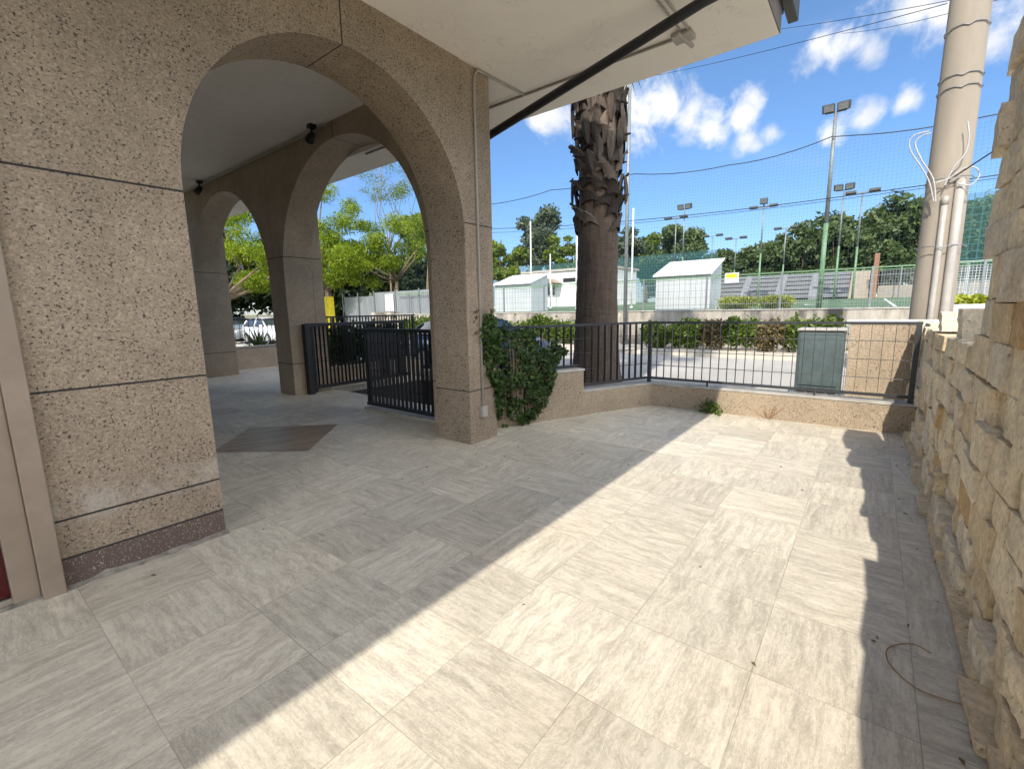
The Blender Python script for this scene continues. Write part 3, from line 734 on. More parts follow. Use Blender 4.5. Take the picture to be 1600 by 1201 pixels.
for hgt in hts:
    u = -2.4 + rg.random() * .3
    while u < 8.74:
        wd = rg.uniform(.2, .48)
        if course % 3 == 1: wd *= .8
        u1 = min(u + wd, 8.77)
        end = 3.80
        if z + hgt * .5 > 1.3 and u < end < u1:
            u1 = end + rg.uniform(-.12, .10)
            if abs(z - 1.56) < .12: u1 = 4.2
        if u1 - u > .06:
            zt = top_profile((u + u1) / 2) + rg.uniform(-.015, .015); hh = min(hgt, zt - z)
            if hh > .05:
                tint = rg.choice([rg.random() * .35, rg.random() * .9, .3 + rg.random() * .5, .3 + rg.random() * .4, .85, .97 if rg.random() < .4 else .5])
                gz, gu = rg.uniform(.0005, .006), rg.uniform(.001, .006)
                vf = (-.475 if u < 6.76 else -.50) + rg.choice([rg.uniform(-.025, .02), rg.uniform(-.045, .035), rg.uniform(-.012, .012), rg.uniform(-.012, .012)]) + (.025 if course == 0 else 0)
                dz = rg.uniform(-.012, .012)
                rough_block(b, u + gu, u1 - gu, z + gz + dz, z + hh - gz + dz, vf, -.74 + rg.uniform(-.03, .03), tint, .03 if course < 2 else .008)
        u = u1
    z += hgt; course += 1
sw = b.build('block_facing', M['tufa'], t, smooth=False)
me = sw.data
b = MB(); b.box(-2.4, 1.35, -1.0, -.63, -.1, 1.86); b.box(1.35, 2.4, -1.0, -.63, -.1, 1.62); b.box(2.4, 3.65, -1.0, -.63, -.1, 2.5); b.box(3.65, 8.75, -1.0, -.63, -.1, 1.17)
b.build('wall_core', M['tufa'], t)
for uu, zz, sz, tn, lb in ((5.6, 1.25, (.16, .13, .08), .6, 'loose grey-wrapped block lying on the low end of the stone wall'), (4.45, 1.25, (.17, .12, .10), .8, 'loose tufa block beside the tall part of the stone wall')):
    b = MB(); rough_block(b, uu - sz[0], uu + sz[0], zz, zz + 2 * sz[2], -.52 + sz[1] * .3, -.52 - sz[1], tn, .02); o = b.build('loose_block', M['tufa']); tag(o, lb, 'stone block')
b = MB(); b.box(4.9, 8.75, -1.3, -.62, 1.19, 1.245); o = b.build('wall_coping', M['white'], bevel=.01); tag(o, 'pale coping slab on the far low end of the stone wall', 'coping slab')
b = MB()
for i in range(14):
    u = 1.6 + i * .37; rough_block(b, u, u + .36, 0, .03 + rg.random() * .05, -.40 + rg.uniform(-.02, .015), -.5, .1)
b.build('base_mortar', M['tufa'], t)

# ------------------------------------------------------------------ cabinet, panel, pole, planter
t = thing('utility_cabinet', 'grey-green steel utility cabinet beyond the railing', 'cabinet', (8.55, .58, -.1))
b = MB(); b.box(8.32, 8.80, .29, .88, -.1, 1.10); b.build('body', M['cabinet'], t, bevel=.03)
b = MB(); b.box(8.30, 8.315, .33, .84, .27, 1.02); b.build('door', M['cabinet'], t, bevel=.006)
b = MB(); b.box(8.29, 8.82, .275, .895, 1.102, 1.135); b.build('lid', M['cap'], t, bevel=.012)
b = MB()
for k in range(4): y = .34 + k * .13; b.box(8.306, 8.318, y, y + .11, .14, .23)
b.build('shadow_strip', M['dark'], t)  # dark boxes stand in for the shadow band crossing the cabinet
t = thing('boundary_pier', 'sunlit washed-aggregate wall panel between the cabinet and the stone wall', 'wall panel', (8.9, -.4, -.1))
b = MB(); b.box(8.82, 9.06, -1.6, .25, -.1, 1.20); b.build('panel', M['panel'], t, bevel=.008)
b = MB(); b.box(8.79, 9.08, -1.62, .30, 1.202, 1.25); b.build('coping', M['white'], t, bevel=.008)
t = thing('utility_pole', 'thick beige concrete utility pole with conduits strapped to it', 'utility pole', (9.75, -.66, -.1))
PX, PY = 9.75, -.72
def pr_(z): return .265 - .007 * z
b = MB(); b.tube([(PX, PY, z_) for z_ in np.linspace(-.1, 10, 24)], [pr_(z_) for z_ in np.linspace(-.1, 10, 24)], 28); b.build('shaft', M['pole'], t, True)
def pole_pt(ang, z, off): r = pr_(z) + off; return (PX + r * math.cos(ang), PY + r * math.sin(ang), z)
A1, A2 = R(176), R(205)
b = MB(); b.tube([pole_pt(A1, z_, .04) for z_ in (-.1, 1.4, 2.2, 2.95)], .04, 10); b.tube([pole_pt(A1, z_, .04) for z_ in (2.9, 3.02)], .045, 10); b.build('conduit', M['pvc'], t, True)
b = MB(); b.tube([pole_pt(A2, z_, .05) for z_ in (-.1, 1.4, 2.2, 3.25)], .055, 10); b.build('conduit', M['pvc'], t, True)
for z_ in (2.3, 3.25, 4.5, 4.66, 5.3):
    b = MB(); b.tube([pole_pt(R(a), z_ + (.02 if a % 60 else -.01), .012 if z_ > 3.4 else (.012 + .1 * max(0, math.cos(R(a - 190))))) for a in range(0, 361, 15)], .007, 6); b.build('strap', M['galv'], t, True)
def spl(pts, n=14):
    pts = [Vector(p) for p in pts]; o = []
    for i in range(len(pts) - 1):
        a, b_, c_, d_ = pts[max(i - 1, 0)], pts[i], pts[i + 1], pts[min(i + 2, len(pts) - 1)]
        for k in range(n):
            s = k / n; o.append(.5 * (2 * b_ + (c_ - a) * s + (2 * a - 5 * b_ + 4 * c_ - d_) * s * s + (3 * b_ - a - 3 * c_ + d_) * s ** 3))
    return o + [pts[-1]]
for pxs in ([(1459, 316), (1452, 285), (1440, 262), (1424, 238), (1421, 222), (1430, 211), (1452, 205)], [(1462, 316), (1458, 280), (1440, 250), (1430, 225), (1440, 213), (1455, 208)], [(1476, 290), (1490, 262), (1508, 240), (1514, 215), (1512, 190)], [(1462, 286), (1480, 280), (1505, 264), (1524, 262), (1530, 275), (1516, 289), (1497, 287)]):
    b = MB(); b.tube(spl([at(x, y, 0, 9.40) for x, y in pxs]), .010, 6); b.build('cable_loop', M['cable'], t, True)
t = thing('planter_wall', 'white boundary wall with a planter box right of the utility pole', 'planter wall', (12.4, -1.5, -.1))
b = MB(); b.box(12.0, 12.5, -4.5, -.98, -.1, 1.14); b.build('wall_body', M['white'], t)
b = MB(); b.box(11.9, 12.6, -4.5, -.92, 1.26, 1.45); b.build('planter', M['white'], t, bevel=.02)
b = MB(); b.box(11.98, 12.5, -4.5, -.98, 1.142, 1.258); b.build('recess', M['cap'], t)
o = leaf_mesh('planter_shrub', M['yellowbush'], None, [(12.2, -1.05 - i * .17, 1.52, .2, .16, .1) for i in range(9)], 1500, .06, 41); tag(o, 'bright yellow-green plants filling the white planter', 'planter plants')

# ------------------------------------------------------------------ palm
PB = Vector((8.25, 4.30, -.1))
t = thing('palm_tree', 'thick palm trunk with shaggy cut frond bases behind the railing', 'palm tree', PB)
prof = [(.56, 0), (.53, .12), (.475, .4), (.44, .8), (.415, 1.3), (.395, 1.9), (.385, 2.5), (.38, 3.1), (.36, 4), (.34, 5), (.33, 8.3)]
pf = []
for (r0, z0), (r1, z1) in zip(prof[:-1], prof[1:]):
    n_ = max(1, int((z1 - z0) / .09))
    for i in range(n_): f_ = i / n_; pf.append((r0 + (r1 - r0) * f_, z0 + (z1 - z0) * f_))
pf.append(prof[-1])
rp = random.Random(9)
ph = [rp.random() * 6 for _ in range(200)]
b = MB(); b.lathe(PB, pf, 40, lambda a, z_: .018 * math.sin(3 * a + 1.3 * z_) + .008 * math.sin(17 * a + ph[int(z_ * 11) % 200]) + .012 * math.sin(z_ * 31)); b.build('trunk', M['palm'], t, True)
b = MB()
def frond_base(b, ang, z0, L, w0, flare, slant, lift):
    """a cut leaf base: broad foot clasping the trunk, narrowing to a ragged stalk stub"""
    n_, m_ = 6, 5; vs = []; fs = []
    for layer in (0, 1):
        for i in range(n_ + 1):
            f_ = i / n_; W = w0 * (1 - f_) ** .75 + .035
            for j in range(m_ + 1):
                a = -1 + 2 * j / m_
                r = .365 + .04 + flare * f_ ** 1.8 + .035 * (1 - a * a) - layer * .022 + rp.uniform(-.004, .004)
                th = ang + (a * W + slant * f_ * f_) / .42
                zz = z0 + L * f_ * (1 - lift * f_) - .10 * abs(a) * (1 - f_) + (rp.uniform(-.03, .03) if i == n_ else 0)
                vs.append((PB.x + r * math.cos(th), PB.y + r * math.sin(th), zz))
    q = m_ + 1; o = (n_ + 1) * q
    for i in range(n_):
        for j in range(m_):
            fs += [(i * q + j, i * q + j + 1, (i + 1) * q + j + 1, (i + 1) * q + j), (o + i * q + j + 1, o + i * q + j, o + (i + 1) * q + j, o + (i + 1) * q + j + 1)]
        fs += [(i * q, (i + 1) * q, o + (i + 1) * q, o + i * q), (i * q + m_, o + i * q + m_, o + (i + 1) * q + m_, (i + 1) * q + m_)]
    for j in range(m_): fs.append((n_ * q + j, n_ * q + j + 1, o + n_ * q + j + 1, o + n_ * q + j))
    b.add(vs, fs)
def dead_blade(b, ang, z0, L, wd, out_):
    """a dead leaf stalk hanging down, folded along its middle"""
    n_ = 6; vs = []; fs = []
    for i in range(n_ + 1):
        f_ = i / n_; r = .47 + out_ * math.sin(f_ * 2.2); hw = wd * math.sin(math.pi * (.12 + .8 * f_)) ; zz = z0 - L * f_
        for a, dr_ in ((-1, 0), (0, .035), (1, 0)):
            th = ang + a * hw / .47 + .25 * f_ * math.sin(z0 * 9); vs.append((PB.x + (r + dr_) * math.cos(th), PB.y + (r + dr_) * math.sin(th), zz + rp.uniform(-.015, .015)))
    for i in range(n_):
        for j in range(2): fs.append((i * 3 + j, i * 3 + j + 1, (i + 1) * 3 + j + 1, (i + 1) * 3 + j))
    b.add(vs, fs)
z_ = 3.05; k = 0
while z_ < 8.1:
    for q in range(5):
        ang = k * 2.399 + rp.uniform(-.25, .25); k += 1; big_ = rp.random() < .45
        frond_base(b, ang, z_ + rp.uniform(-.08, .08), rp.uniform(.2, .33) * (1.35 if big_ else 1), rp.uniform(.11, .21), rp.uniform(.02, .07) + (rp.uniform(.04, .12) if big_ else 0), rp.uniform(-.3, .3), rp.uniform(-.1, .35) + (.35 if big_ else 0))
    z_ += .155
for i in range(24): dead_blade(b, rp.uniform(0, 6.28), rp.uniform(3.7, 7.8), rp.uniform(.4, .75), rp.uniform(.06, .1), rp.uniform(.0, .06))
for ang, z0_ in ((R(118), 3.95), (R(125), 5.1), (R(-50), 5.3), (R(-62), 3.9), (R(200), 4.9), (R(235), 5.25)): dead_blade(b, ang, z0_, .5, .09, .02)
b.build('frond_bases', M['boot'], t, False)
b = MB()
for i in range(44):                                     # fan crown above the eave
    ang = i * 2.399; el = R(75 - i * 2.6); L = rp.uniform(1.3, 1.8); base = Vector((PB.x, PB.y, 8.45 - .02 * i))
    d = Vector((math.cos(ang) * math.cos(el), math.sin(ang) * math.cos(el), math.sin(el))); tip = base + d * L
    b.tube([base, (base + tip) / 2 + Vector((0, 0, .08)), tip], .02, 5)
    sd_ = d.cross(Vector((0, 0, 1))).normalized(); up_ = sd_.cross(d)
    for q in range(17):
        th = R(-78 + q * 9.75); e = (d * math.cos(th) + sd_ * math.sin(th)); w_ = up_.cross(e) * .035; Lf = .95 * (.75 + .25 * math.cos(th))
        end = tip + e * Lf - Vector((0, 0, .35 * Lf)); mid = tip + e * Lf * .5
        b.add([tip, mid + w_, end, mid - w_], [(0, 1, 2, 3)])
b.build('crown', M['mid'], t, recalc=False)

# ------------------------------------------------------------------ trees
def tree(name, label, base, h, crown, mats, n, leaf, seed, group=None, r0=.2, lean=(0, 0), aspect=.5, forks=5, shell=.5, zbase=None, down=0, cat='tree'):
    """tapered trunk, limbs that reach the leaf clusters, and a crown of leaf-sized faces"""
    rr = random.Random(seed); base = Vector(base); t = thing(name, label, cat, base, group)
    b = MB(); top = base + Vector((lean[0], lean[1], h))
    b.tube([base, base + (top - base) * .3 + Vector((rr.uniform(-.1, .1) * h * .2, rr.uniform(-.1, .1) * h * .2, 0)), base + (top - base) * .7, top], [r0 * 1.25, r0, r0 * .85, r0 * .7], 10)
    cl = crown
    for c_ in rr.sample(cl, min(len(cl), forks * 3)):
        e = Vector(c_[:3]); mid = (top + e) / 2 + Vector((rr.uniform(-.2, .2), rr.uniform(-.2, .2), -.1)) * (e - top).length
        b.tube([top - Vector((0, 0, .15)), mid, e], [r0 * .5, r0 * .3, r0 * .08], 6)
    b.build('trunk', mats[1], t, True)
    leaf_mesh('crown', mats[0], t, cl, n, leaf, seed, aspect, shell=shell, down=down)
    return t
def blob(cx, cy, cz, rx, ry, rz, n, rc, seed, hollow=.55):
    rr = random.Random(seed); o = []
    while len(o) < n:
        x, y, z_ = (rr.uniform(-1, 1) for _ in range(3)); d = math.sqrt(x * x + y * y + z_ * z_)
        if hollow < d < 1: s = rc * rr.uniform(.6, 1.3); o.append((cx + x * rx, cy + y * ry, cz + z_ * rz, s, s, s * .7))
    return o
LM, BK = M['lime'], M['bark']
tree('robinia_tree', 'large yellow-green tree with forked trunk seen through the gate arch', (18.2, 30.4, -.1), 3.4, blob(18.5, 30.4, 7.2, 3.6, 4.2, 3.0, 40, .85, 1) + blob(17.5, 28.2, 5.0, 2, 2.4, 1.6, 18, .8, 2), (LM, BK), 30000, .105, 3, r0=.3, lean=(.1, .6), down=.7, aspect=.24)
tree('robinia_tree', 'yellow-green tree hanging low behind the small left arch', (11.6, 31.3, -.1), 2.6, blob(11.8, 30.0, 5.2, 3.2, 4.4, 2.4, 40, .85, 4), (LM, BK), 30000, .1, 5, r0=.28, lean=(0, .2), down=.7, aspect=.24)
tree('robinia_tree', 'yellow-green tree left of the grey pine trunk beyond the gate', (20.5, 26.0, -.1), 3.8, blob(20.5, 25.3, 6.2, 2.0, 2.6, 1.9, 30, .75, 6) + blob(19, 27, 4.2, 1.3, 1.5, 1, 8, .6, 7), (LM, BK), 17000, .095, 8, r0=.14, down=.6, aspect=.24)
tree('pine_tree', 'umbrella pine with pale grey trunk right of the yellow-green trees', (26, 29.4, -.1), 5.8, blob(26, 28.6, 8.0, 2.3, 3.0, 1.1, 26, .8, 9), (M['mid'], BK), 8000, .14, 10, r0=.2, lean=(.2, -.6))
tree('airy_tree', 'thin sparse tree whose light twigs show against the sky in the gate arch', (27, 35.0, -.1), 7, blob(27, 34, 13.0, 2.5, 4.2, 2.6, 34, .8, 11, .2), (M['mid'], BK), 4200, .1, 12, r0=.1, forks=4, aspect=.25)
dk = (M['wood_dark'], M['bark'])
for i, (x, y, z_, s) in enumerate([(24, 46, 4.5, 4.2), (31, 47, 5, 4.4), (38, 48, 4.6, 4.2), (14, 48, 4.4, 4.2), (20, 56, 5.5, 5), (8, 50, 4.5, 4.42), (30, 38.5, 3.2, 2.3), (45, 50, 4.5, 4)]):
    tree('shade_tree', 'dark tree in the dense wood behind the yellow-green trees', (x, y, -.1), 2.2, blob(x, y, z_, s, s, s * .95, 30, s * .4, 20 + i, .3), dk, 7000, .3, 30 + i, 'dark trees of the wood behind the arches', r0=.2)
# mid-distance trees over the sports ground
tree('poplar_tree', 'tall grey-green tree rising above the left white hut', (60, 41.5, 2), 5, blob(60, 41.3, 11.3, 2.3, 3.6, 5.4, 40, 1.3, 50, .2), (M['blue'], M['bark']), 8000, .28, 51, r0=.25)
tree('young_tree', 'pale yellow-green tree beside the corner pillar above the left white hut', (50, 39.4, 2), 3, blob(50, 39.4, 7.4, 2, 2.6, 3.0, 20, 1.0, 52, .3), (M['mid'], M['bark']), 5000, .24, 53)
tree('young_tree', 'yellow-green tree at the very edge of the corner pillar', (52, 45.8, 2), 3, blob(52, 45, 7.6, 2, 2.6, 3.6, 22, 1.0, 54, .3), (LM, M['bark']), 5000, .24, 55)
tree('leafy_tree', 'green tree just left of the palm trunk beyond the white house', (60, 37, 2), 3.5, blob(60, 36.6, 8.3, 2.6, 3.2, 4.0, 30, 1.2, 56, .3), (M['mid'], M['bark']), 7000, .26, 57)
tree('leafy_tree', 'blue-green tree just right of the palm trunk', (60, 27.3, 2), 3.5, blob(60, 27.3, 8.6, 2.6, 2.6, 3.3, 28, 1.1, 58, .3), (M['blue'], M['bark']), 6500, .26, 59)
tree('leafy_tree', 'brownish green tree between the palm trunk and the round pine', (63, 25.2, 2), 3.5, blob(63, 25.0, 8.4, 2.6, 2.2, 2.8, 24, 1.0, 60, .3), (M['mid'], M['bark']), 5500, .26, 61)
tree('pine_tree', 'round-topped umbrella pine above the right white hut', (61, 20.5, 2), 5, blob(61, 20.6, 9.0, 3.2, 3.3, 2.4, 34, 1.2, 62, .4), (M['pine'], M['bark']), 9000, .24, 63)
ft = [(65, 24.0, 8.4, 2.6), (64, 18.4, 7.6, 2.6), (64, 16.0, 7.2, 2.6), (63, 13.8, 7.0, 2.6), (62, 11.6, 7.2, 2.8), (63, 9.3, 8.1, 3.0), (62, 7.2, 9.0, 3.2), (64, 5.0, 9.7, 3.4), (62, 3.0, 9.9, 3.4), (63, .6, 10.0, 3.5), (62, -1.6, 10.3, 3.6), (63, -4.2, 10.2, 3.6), (62, -7, 10, 3.6), (63, -10, 10.2, 3.6), (62, -13.5, 10.4, 3.8)]
for i, (x, y, top, s) in enumerate(ft):
    tree('pine_tree', 'dark green pine in the dense row behind the grey bleachers', (x, y, 2.1), 2.5, blob(x, y, 2.4 + (top + .9 - 2.4) * .55, s * .9, s * .85, (top + .9 - 2.4) * .5, 36, s * .36, 70 + i, .25), (M['pine'], M['bark']), 6500, .26, 90 + i, 'row of pines behind the bleachers')

# ------------------------------------------------------------------ hedges, bushes, ivy
def hedge(name, label, v0, v1, u, z0, z1, n, seed, mat, group=None, cat='hedge', dep=.4):
    rr = random.Random(seed); L = abs(v1 - v0); m = max(2, int(L / .45)); t = thing(name, label, cat, (u, (v0 + v1) / 2, z0), group)
    cl = [(u + rr.uniform(-.1, .1), v0 + (v1 - v0) * (i + .5) / m, z0 + (z1 - z0) * rr.uniform(.35, .72), dep * rr.uniform(.8, 1.1), .38, (z1 - z0) * .42) for i in range(m) for _ in range(2)]
    leaf_mesh('leaves', mat, t, cl, n, .07, seed, .5, shell=.35)
    b = MB()
    for i in range(m * 2):
        y = v0 + (v1 - v0) * (i + .5) / (m * 2) + rr.uniform(-.1, .1); b.tube([(u, y, z0 - .02), (u + rr.uniform(-.15, .15), y + rr.uniform(-.2, .2), z0 + (z1 - z0) * .7)], [.025, .012], 5)
    b.build('stems', M['bark'], t)
hedge('hedge', 'clipped green hedge across the road left of the palm trunk', 9.4, 13.4, 16.9, .02, 1.18, 7000, 101, M['hedge'])
hedge('hedge', 'green hedge across the road seen through the gate arch beside the car', 14.6, 21.0, 16.9, .02, 1.18, 8000, 102, M['hedge'])
for i, (v0, v1, z1, mt, lb) in enumerate([(6.6, 6.0, 1.08, 'hedge', 'green roadside shrub right of the thin grey pole'), (5.7, 4.7, 1.12, 'hedge', 'dense green roadside shrub below the right white hut'), (4.55, 4.0, .95, 'brownleaf', 'bare brown roadside shrub in a gap of the green ones'), (3.8, 2.9, 1.05, 'hedge', 'leafy roadside shrub left of the green cabinet'), (2.75, 2.25, 1.0, 'brownleaf', 'brown twiggy roadside shrub near the green cabinet'), (2.1, .7, 1.08, 'hedge', 'green roadside shrub half behind the green cabinet')]):
    hedge('roadside_shrub', lb, v0, v1, 16.7, .02, z1, int(900 + 1500 * abs(v1 - v0)), 110 + i, M[mt], 'shrubs along the far pavement', 'shrub')
for i, (x, y, s, lb) in enumerate([(19.6, 4.15, .5, 'bright yellow-green bush on the field edge right of the white hut'), (19.6, 2.85, .36, 'small yellow-green bush on the field edge left of the green floodlight pole')]):
    o = leaf_mesh('field_bush', M['yellowbush'], None, [(x, y + d, 1.62, .4, s, .26) for d in (-.25, .1, .3)], 1800, .055, 120 + i); tag(o, lb, 'bush', 'yellow bushes on the field edge')
# shrubs behind the open gate leaf
o = leaf_mesh('garden_shrub', M['ivy'], None, [(5.2 + .28 * i, 9.25 + .15 * (i % 2), .75, .32, .35, .5) for i in range(8)], 7000, .05, 130); tag(o, 'dark green shrubs growing behind the open gate leaf', 'shrub')
t = thing('spiky_plant', 'spiky long-leaved plant behind the railing in the small left arch', 'plant', (6.3, 14.7, -.1))
b = MB(); rr = random.Random(3)
for i in range(46):
    a = rr.uniform(0, 6.28); el = R(rr.uniform(5, 85)); L = rr.uniform(.7, 1.1); base = Vector((6.3, 14.7, .3)); d = Vector((math.cos(a) * math.cos(el), math.sin(a) * math.cos(el), math.sin(el))); s = d.cross(Vector((0, 0, 1))).normalized() * .028
    b.add([base - s, base + s, base + d * L * .55 + s * 1.2, base + d * L - Vector((0, 0, .12)), base + d * L * .55 - s * 1.2], [(0, 1, 2, 4), (4, 2, 3)])
b.build('leaves', M['ivy'], t, recalc=False)
b = MB(); b.tube([(6.3, 14.7, -.1), (6.3, 14.7, .32)], [.09, .07], 8); b.build('stem', M['bark'], t)
# ivy tumbling over the pillar, the block and the railing
from mathutils import noise as mnoise
def ivy_leaves(name, mat, parent, pts, seed, size, gaps=0):
    if gaps: pts = [p for p in pts if mnoise.noise(Vector(p[0]) * 5.5) + .5 * mnoise.noise(Vector(p[0]) * 13) > gaps]
    rg_ = np.random.default_rng(seed); b = MB()
    for (p, nrm) in pts:
        p = Vector(p); nrm = Vector(nrm).normalized()
        dn = (Vector((rg_.normal() * .55, rg_.normal() * .55, -1)) + nrm * rg_.uniform(-.1, .6)).normalized(); s = size * rg_.uniform(.6, 1.35)
        sd_ = dn.cross(nrm + Vector((rg_.normal(), rg_.normal(), rg_.normal())) * .35).normalized(); n2 = sd_.cross(dn)
        o = p - dn * s
        b.add([o, o + sd_ * s * .95 + dn * s * .25, o + sd_ * s * .55 + dn * s * .95, o + dn * s * 1.9 - n2 * s * .2, o - sd_ * s * .55 + dn * s * .95, o - sd_ * s * .95 + dn * s * .25, o + dn * s * .8 + n2 * s * .18], [(0, 1, 6), (1, 2, 6), (2, 3, 6), (3, 4, 6), (4, 5, 6), (5, 0, 6)])
    return b.build(name, mat, parent, recalc=False)
t = thing('ivy', 'dark ivy tumbling from the railing over the corner pillar and low wall', 'ivy', (4.6, 3.6, 0))
rv = random.Random(77); pts = []
def pw(x, ks):
    for (a, va), (c_, vc) in zip(ks[:-1], ks[1:]):
        if x <= c_: return va + (vc - va) * max(0, (x - a) / (c_ - a))
    return ks[-1][1]
for i in range(1000):                                   # on the pillar's front and street side
    zz = rv.uniform(.62, 1.44) if rv.random() < .85 else rv.uniform(.3, .8)
    lo = pw(zz, [(.3, 4.07), (.62, 4.02), (.8, 3.90), (1.0, 3.83), (1.3, 3.82), (1.44, 3.90)])
    hi = 4.14 if zz < 1.25 else 4.14 - (zz - 1.25) * .9
    if lo < hi: pts.append(((lo + (hi - lo) * rv.random() ** .8, 3.44 - rv.random() ** 2 * .10, zz), (0, -1, .2)))
for i in range(4300):                                   # hanging curtain over block and railing
    s = rv.uniform(-.02, 1.14)
    zbot = pw(s, [(-.02, .62), (.12, .36), (.24, .14), (.32, .0), (.58, .0), (.74, .06), (.9, .24), (1.0, .47), (1.08, .72), (1.14, .92)]); ztop = pw(s, [(0, 1.25), (.4, 1.22), (.7, 1.17), (1.0, 1.08), (1.14, .98)])
    zz = rv.uniform(zbot, ztop) + rv.gauss(0, .025); bul = .17 * math.sin(math.pi * min(1, max(0, (zz - zbot) / max(.1, ztop - zbot)))) + .06
    q = along(s, -.17 - rv.random() ** .7 * bul)
    pts.append(((q.x, q.y, max(.02, zz)), (-n1.x, -n1.y, .3)))
for i in range(650):                                    # over the top of the railing
    s = rv.uniform(-.1, .85); q = along(s, rv.uniform(-.25, .1)); pts.append(((q.x, q.y, 1.2 + rv.gauss(0, .05) - .16 * max(0, s - .3)), (-n1.x, -n1.y, 1)))
ivy_leaves('leaves', M['ivy'], t, pts, 78, .027, -.16)
pts = [((along(s, -.2 - rv.random() * .12).x, along(s, -.2 - rv.random() * .12).y, rv.uniform(.55, 1.15)), (-n1.x, -n1.y, .3)) for s in [rv.random() * .95 for _ in range(120)]] + [((rv.uniform(3.72, 4.05), 3.445, rv.uniform(1.25, 1.5)), (0, -1, .1)) for _ in range(22)]
ivy_leaves('dry_leaves', M['brownleaf'], t, pts, 79, .024)
b = MB()
for i in range(16):
    s = .1 + rv.random() * .8; q = along(s, -.2); q2 = along(s * .5 + .2, -.26); b.tube(spl([(q.x, q.y, 1.18), (q.x - .02, q.y - .05, .9), (q2.x, q2.y, .5), (q2.x, q2.y, .1 + .3 * abs(s - .45))], 4), .006, 5)
b.build('stems', M['bark'], t)
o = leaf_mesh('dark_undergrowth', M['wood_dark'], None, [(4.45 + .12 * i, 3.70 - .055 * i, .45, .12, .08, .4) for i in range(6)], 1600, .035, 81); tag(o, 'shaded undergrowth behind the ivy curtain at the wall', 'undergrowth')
t = thing('weed', 'small green weed at the foot of the low wall', 'weed', (6.74, 1.72, 0))
ivy_leaves('leaves', M['hedge'], t, [((6.73 + rv.gauss(0, .05), 1.70 + rv.gauss(0, .09), abs(rv.gauss(.07, .05))), (rv.gauss(0, 1), -.6, 1)) for _ in range(90)], 5, .028)
b = MB()
for i in range(7): b.tube([(6.76, 1.7, 0), (6.72 + rv.gauss(0, .05), 1.7 + rv.gauss(0, .09), .14)], .003, 4)
b.build('stems', M['hedge'], t)
b = MB()
for i in range(9): b.tube([(6.78, .98, .0), (6.74 + rv.gauss(0, .03), 1.0 + rv.gauss(0, .10), rv.uniform(.1, .22))], .003, 4)
o = b.build('dry_grass', M['wire']); tag(o, 'dry grass stalks at the foot of the low sunlit wall', 'dry grass')

# ------------------------------------------------------------------ field wall, fence, nets, poles
t = thing('retaining_wall', 'long stained white retaining wall along the far pavement', 'wall', (18.1, 5, 0))
b = MB(); b.box(18.0, 18.3, -60, 23.2, -.1, 1.33); b.build('wall_body', M['stained'], t)
b = MB(); b.box(17.97, 18.33, -60, 23.2, 1.332, 1.37); b.build('coping', M['cap'], t)
t = thing('field_fence', 'grey wire mesh fence with posts on top of the retaining wall', 'fence', (18.15, 5, 1.37))
b = MB(); b.add([(18.15, -30, 1.38), (18.15, 23, 1.38), (18.15, 23, 2.5), (18.15, -30, 2.5)], [(0, 1, 2, 3)]); b.build('wire_mesh', M['mesh'], t, recalc=False)
b = MB(); b.bar((18.15, -30, 2.58), (18.15, 23, 2.58), .04, .04); b.bar((18.15, -30, 2.50), (18.15, 23, 2.50), .02, .02); b.build('top_rail', M['polegreen'], t)
for i in range(20):
    y = -24.1 + i * 2.42; b = MB(); b.box(18.10, 18.145, y - .03, y + .03, 1.37, 2.62); b.build('post', M['galv'], t)
NETU = 18.5
def topz(v): 
    ks = [(-20, 6.9), (-9, 6.5), (-2.3, 6.45), (1.45, 6.72), (4.5, 6.45), (8.2, 6.85), (12, 6.85), (16.5, 6.85), (23, 7.0)]
    for (a, za), (c_, zc) in zip(ks[:-1], ks[1:]):
        if a <= v <= c_: f_ = (v - a) / (c_ - a); return za + (zc - za) * f_ - .22 * 4 * f_ * (1 - f_) * (.6 if c_ - a < 5 else 1)
    return 6.8
t = thing('ball_net', 'tall fine ball-stop net hung above the field fence', 'net', (NETU, 5, 1.4))
vs = [v_ * .5 - 20 for v_ in range(87)]; b = MB()
for a, c_ in zip(vs[:-1], vs[1:]): b.add([(NETU, a, 1.4), (NETU, c_, 1.4), (NETU, c_, topz(c_)), (NETU, a, topz(a))], [(0, 1, 2, 3)])
b.build('net_mesh', M['net'], t, recalc=False)
b = MB(); b.tube([(NETU, v_, topz(v_)) for v_ in vs], .016, 5); b.build('top_cable', M['black'], t)
b = MB(); b.tube([(NETU, v_, 4.85 + .012 * (v_ - 1.4) ** 2 * (.3 if v_ > 1.4 else .1) ) for v_ in vs if v_ < 16.5], .014, 5); b.tube([(NETU + .05, v_, 4.78 + .01 * (v_ - 1.4) ** 2 * (.3 if v_ > 1.4 else .1)) for v_ in vs if v_ < 16.5], .009, 5); b.build('middle_cable', M['black'], t)
t = thing('net_pole', 'tall thin grey pole right of the palm trunk holding the net', 'pole', (17.7, 8.0, .02))
b = MB(); b.tube([(17.7, 7.95, .02), (17.7, 7.95, 10.5)], [.075, .06], 12); b.build('shaft', M['polegrey'], t, True)
b = MB(); b.tube([(17.7, 7.95, .02), (17.7, 7.95, .16)], .12, 10); b.build('foot', M['polegrey'], t)

